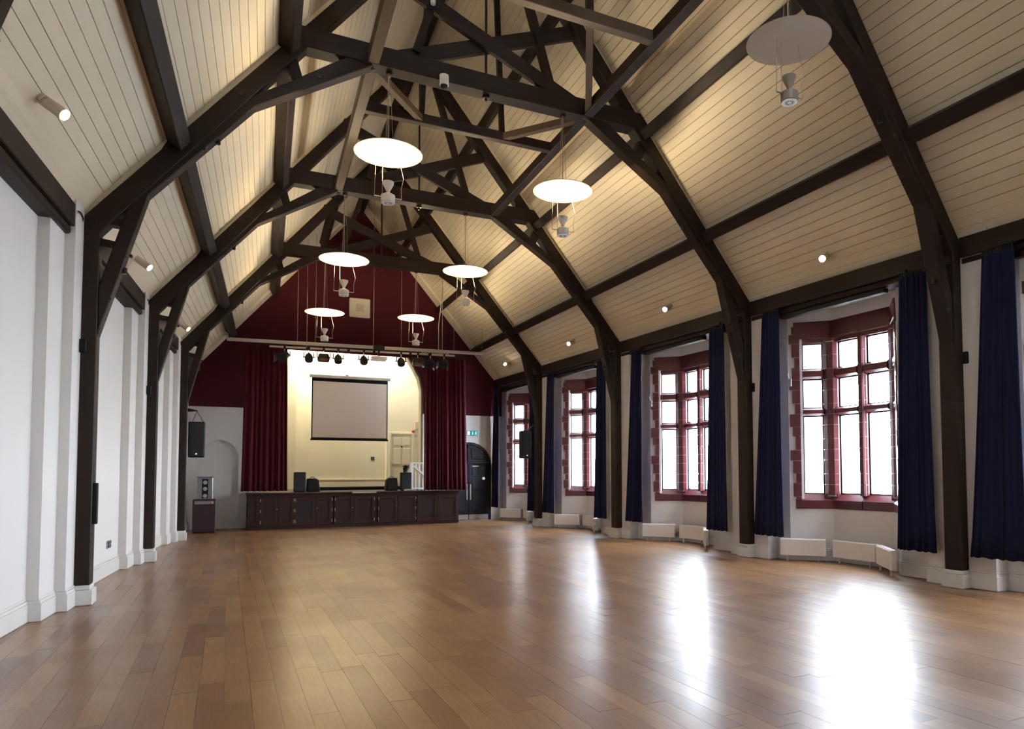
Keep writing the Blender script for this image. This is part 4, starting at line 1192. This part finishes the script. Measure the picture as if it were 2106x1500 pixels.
for yy in (14.05, 14.22):
    x = XL(yy) - .40
    MB().box(x + .0005, x + .012, yy - .07, yy + .07, .44, .57).build('plate', GREYEQ, t, bevel=.004)
    for zz in (.475, .535): MB().box(x + .012, x + .015, yy - .045, yy + .045, zz - .02, zz + .02).build('outlet', BLACKP, t)
for k_, nm in (('ZA', 'large nearest'), ('AB', 'middle')):
    yc = BAYS[k_][2]; yy = yc + 1.14
    t = thing('curtain_tieback', 'white curtain tieback hook on the wall by the %s bay window' % nm, 'hook', (XR(yy) + WO, yy, 3.3))
    x = XR(yy) + WO
    MB().box(x - .02, x - .0005, yy - .05, yy + .05, 3.28, 3.42).build('plate', RADW, t, bevel=.004)
    MB().tube([(x - .02, yy, 3.42), (x - .05, yy, 3.50), (x - .03, yy, 3.54)], .008).build('hook', RADW, t)
# dome camera under the collar of the second truss
A_ = TR['A']
t = thing('dome_camera', 'small white dome camera under the collar of the second truss', 'camera', (.36, A_['y'] - .02, A_['zc0']))
MB().cyl((.36, A_['y'] - .05, A_['zc0'] - .10), (.36, A_['y'] - .05, A_['zc0'] + .06), .075, n=18).build('housing', RADW, t, smooth=True)
MB().lathe((.36, A_['y'] - .05, A_['zc0'] - .10), [(.06, 0), (.055, -.03), (.035, -.055), (.005, -.065)], 16).build('dome', BLACKM, t, smooth=True)
t = thing('motion_sensor', 'tiny white sensor on the scissor brace at the top', 'sensor', (.20, A_['y'] - .02, 9.15))
MB().lathe((.18, A_['y'] - .03, 9.23), [(.01, .1), (.03, .06), (.045, .0), (.04, -.05), (.01, -.065)], 14).build('bulb', RADW, t, smooth=True)
# thin black cable swags where posts meet the pilasters
for s, ks in ((-1, ('A', 'B', 'C')), (1, ('Z', 'A', 'B', 'C'))):
    for i, k_ in enumerate(ks):
        y = YT[k_]
        x = (XL(y) - .165) if s < 0 else (XR(y) + .165)
        nm = {'Z': 'nearest', 'A': 'second', 'B': 'third', 'C': 'furthest'}[k_]
        pts = [(x, y - .40, 4.93), (x, y - .25, 4.96), (x, y - .10, 4.94), (OL(y) - .004 if s < 0 else OR(y) + .004, y - .02, 4.85), (OL(y) - .004 if s < 0 else OR(y) + .004, y - .02, 4.55)]
        tag(MB().tube(pts, .009).build('black_cable', BLACKP), 'thin black cable looping to the %s truss post on the %s' % (nm, 'left' if s < 0 else 'right'), 'cable')
bpy.context.view_layer.update()
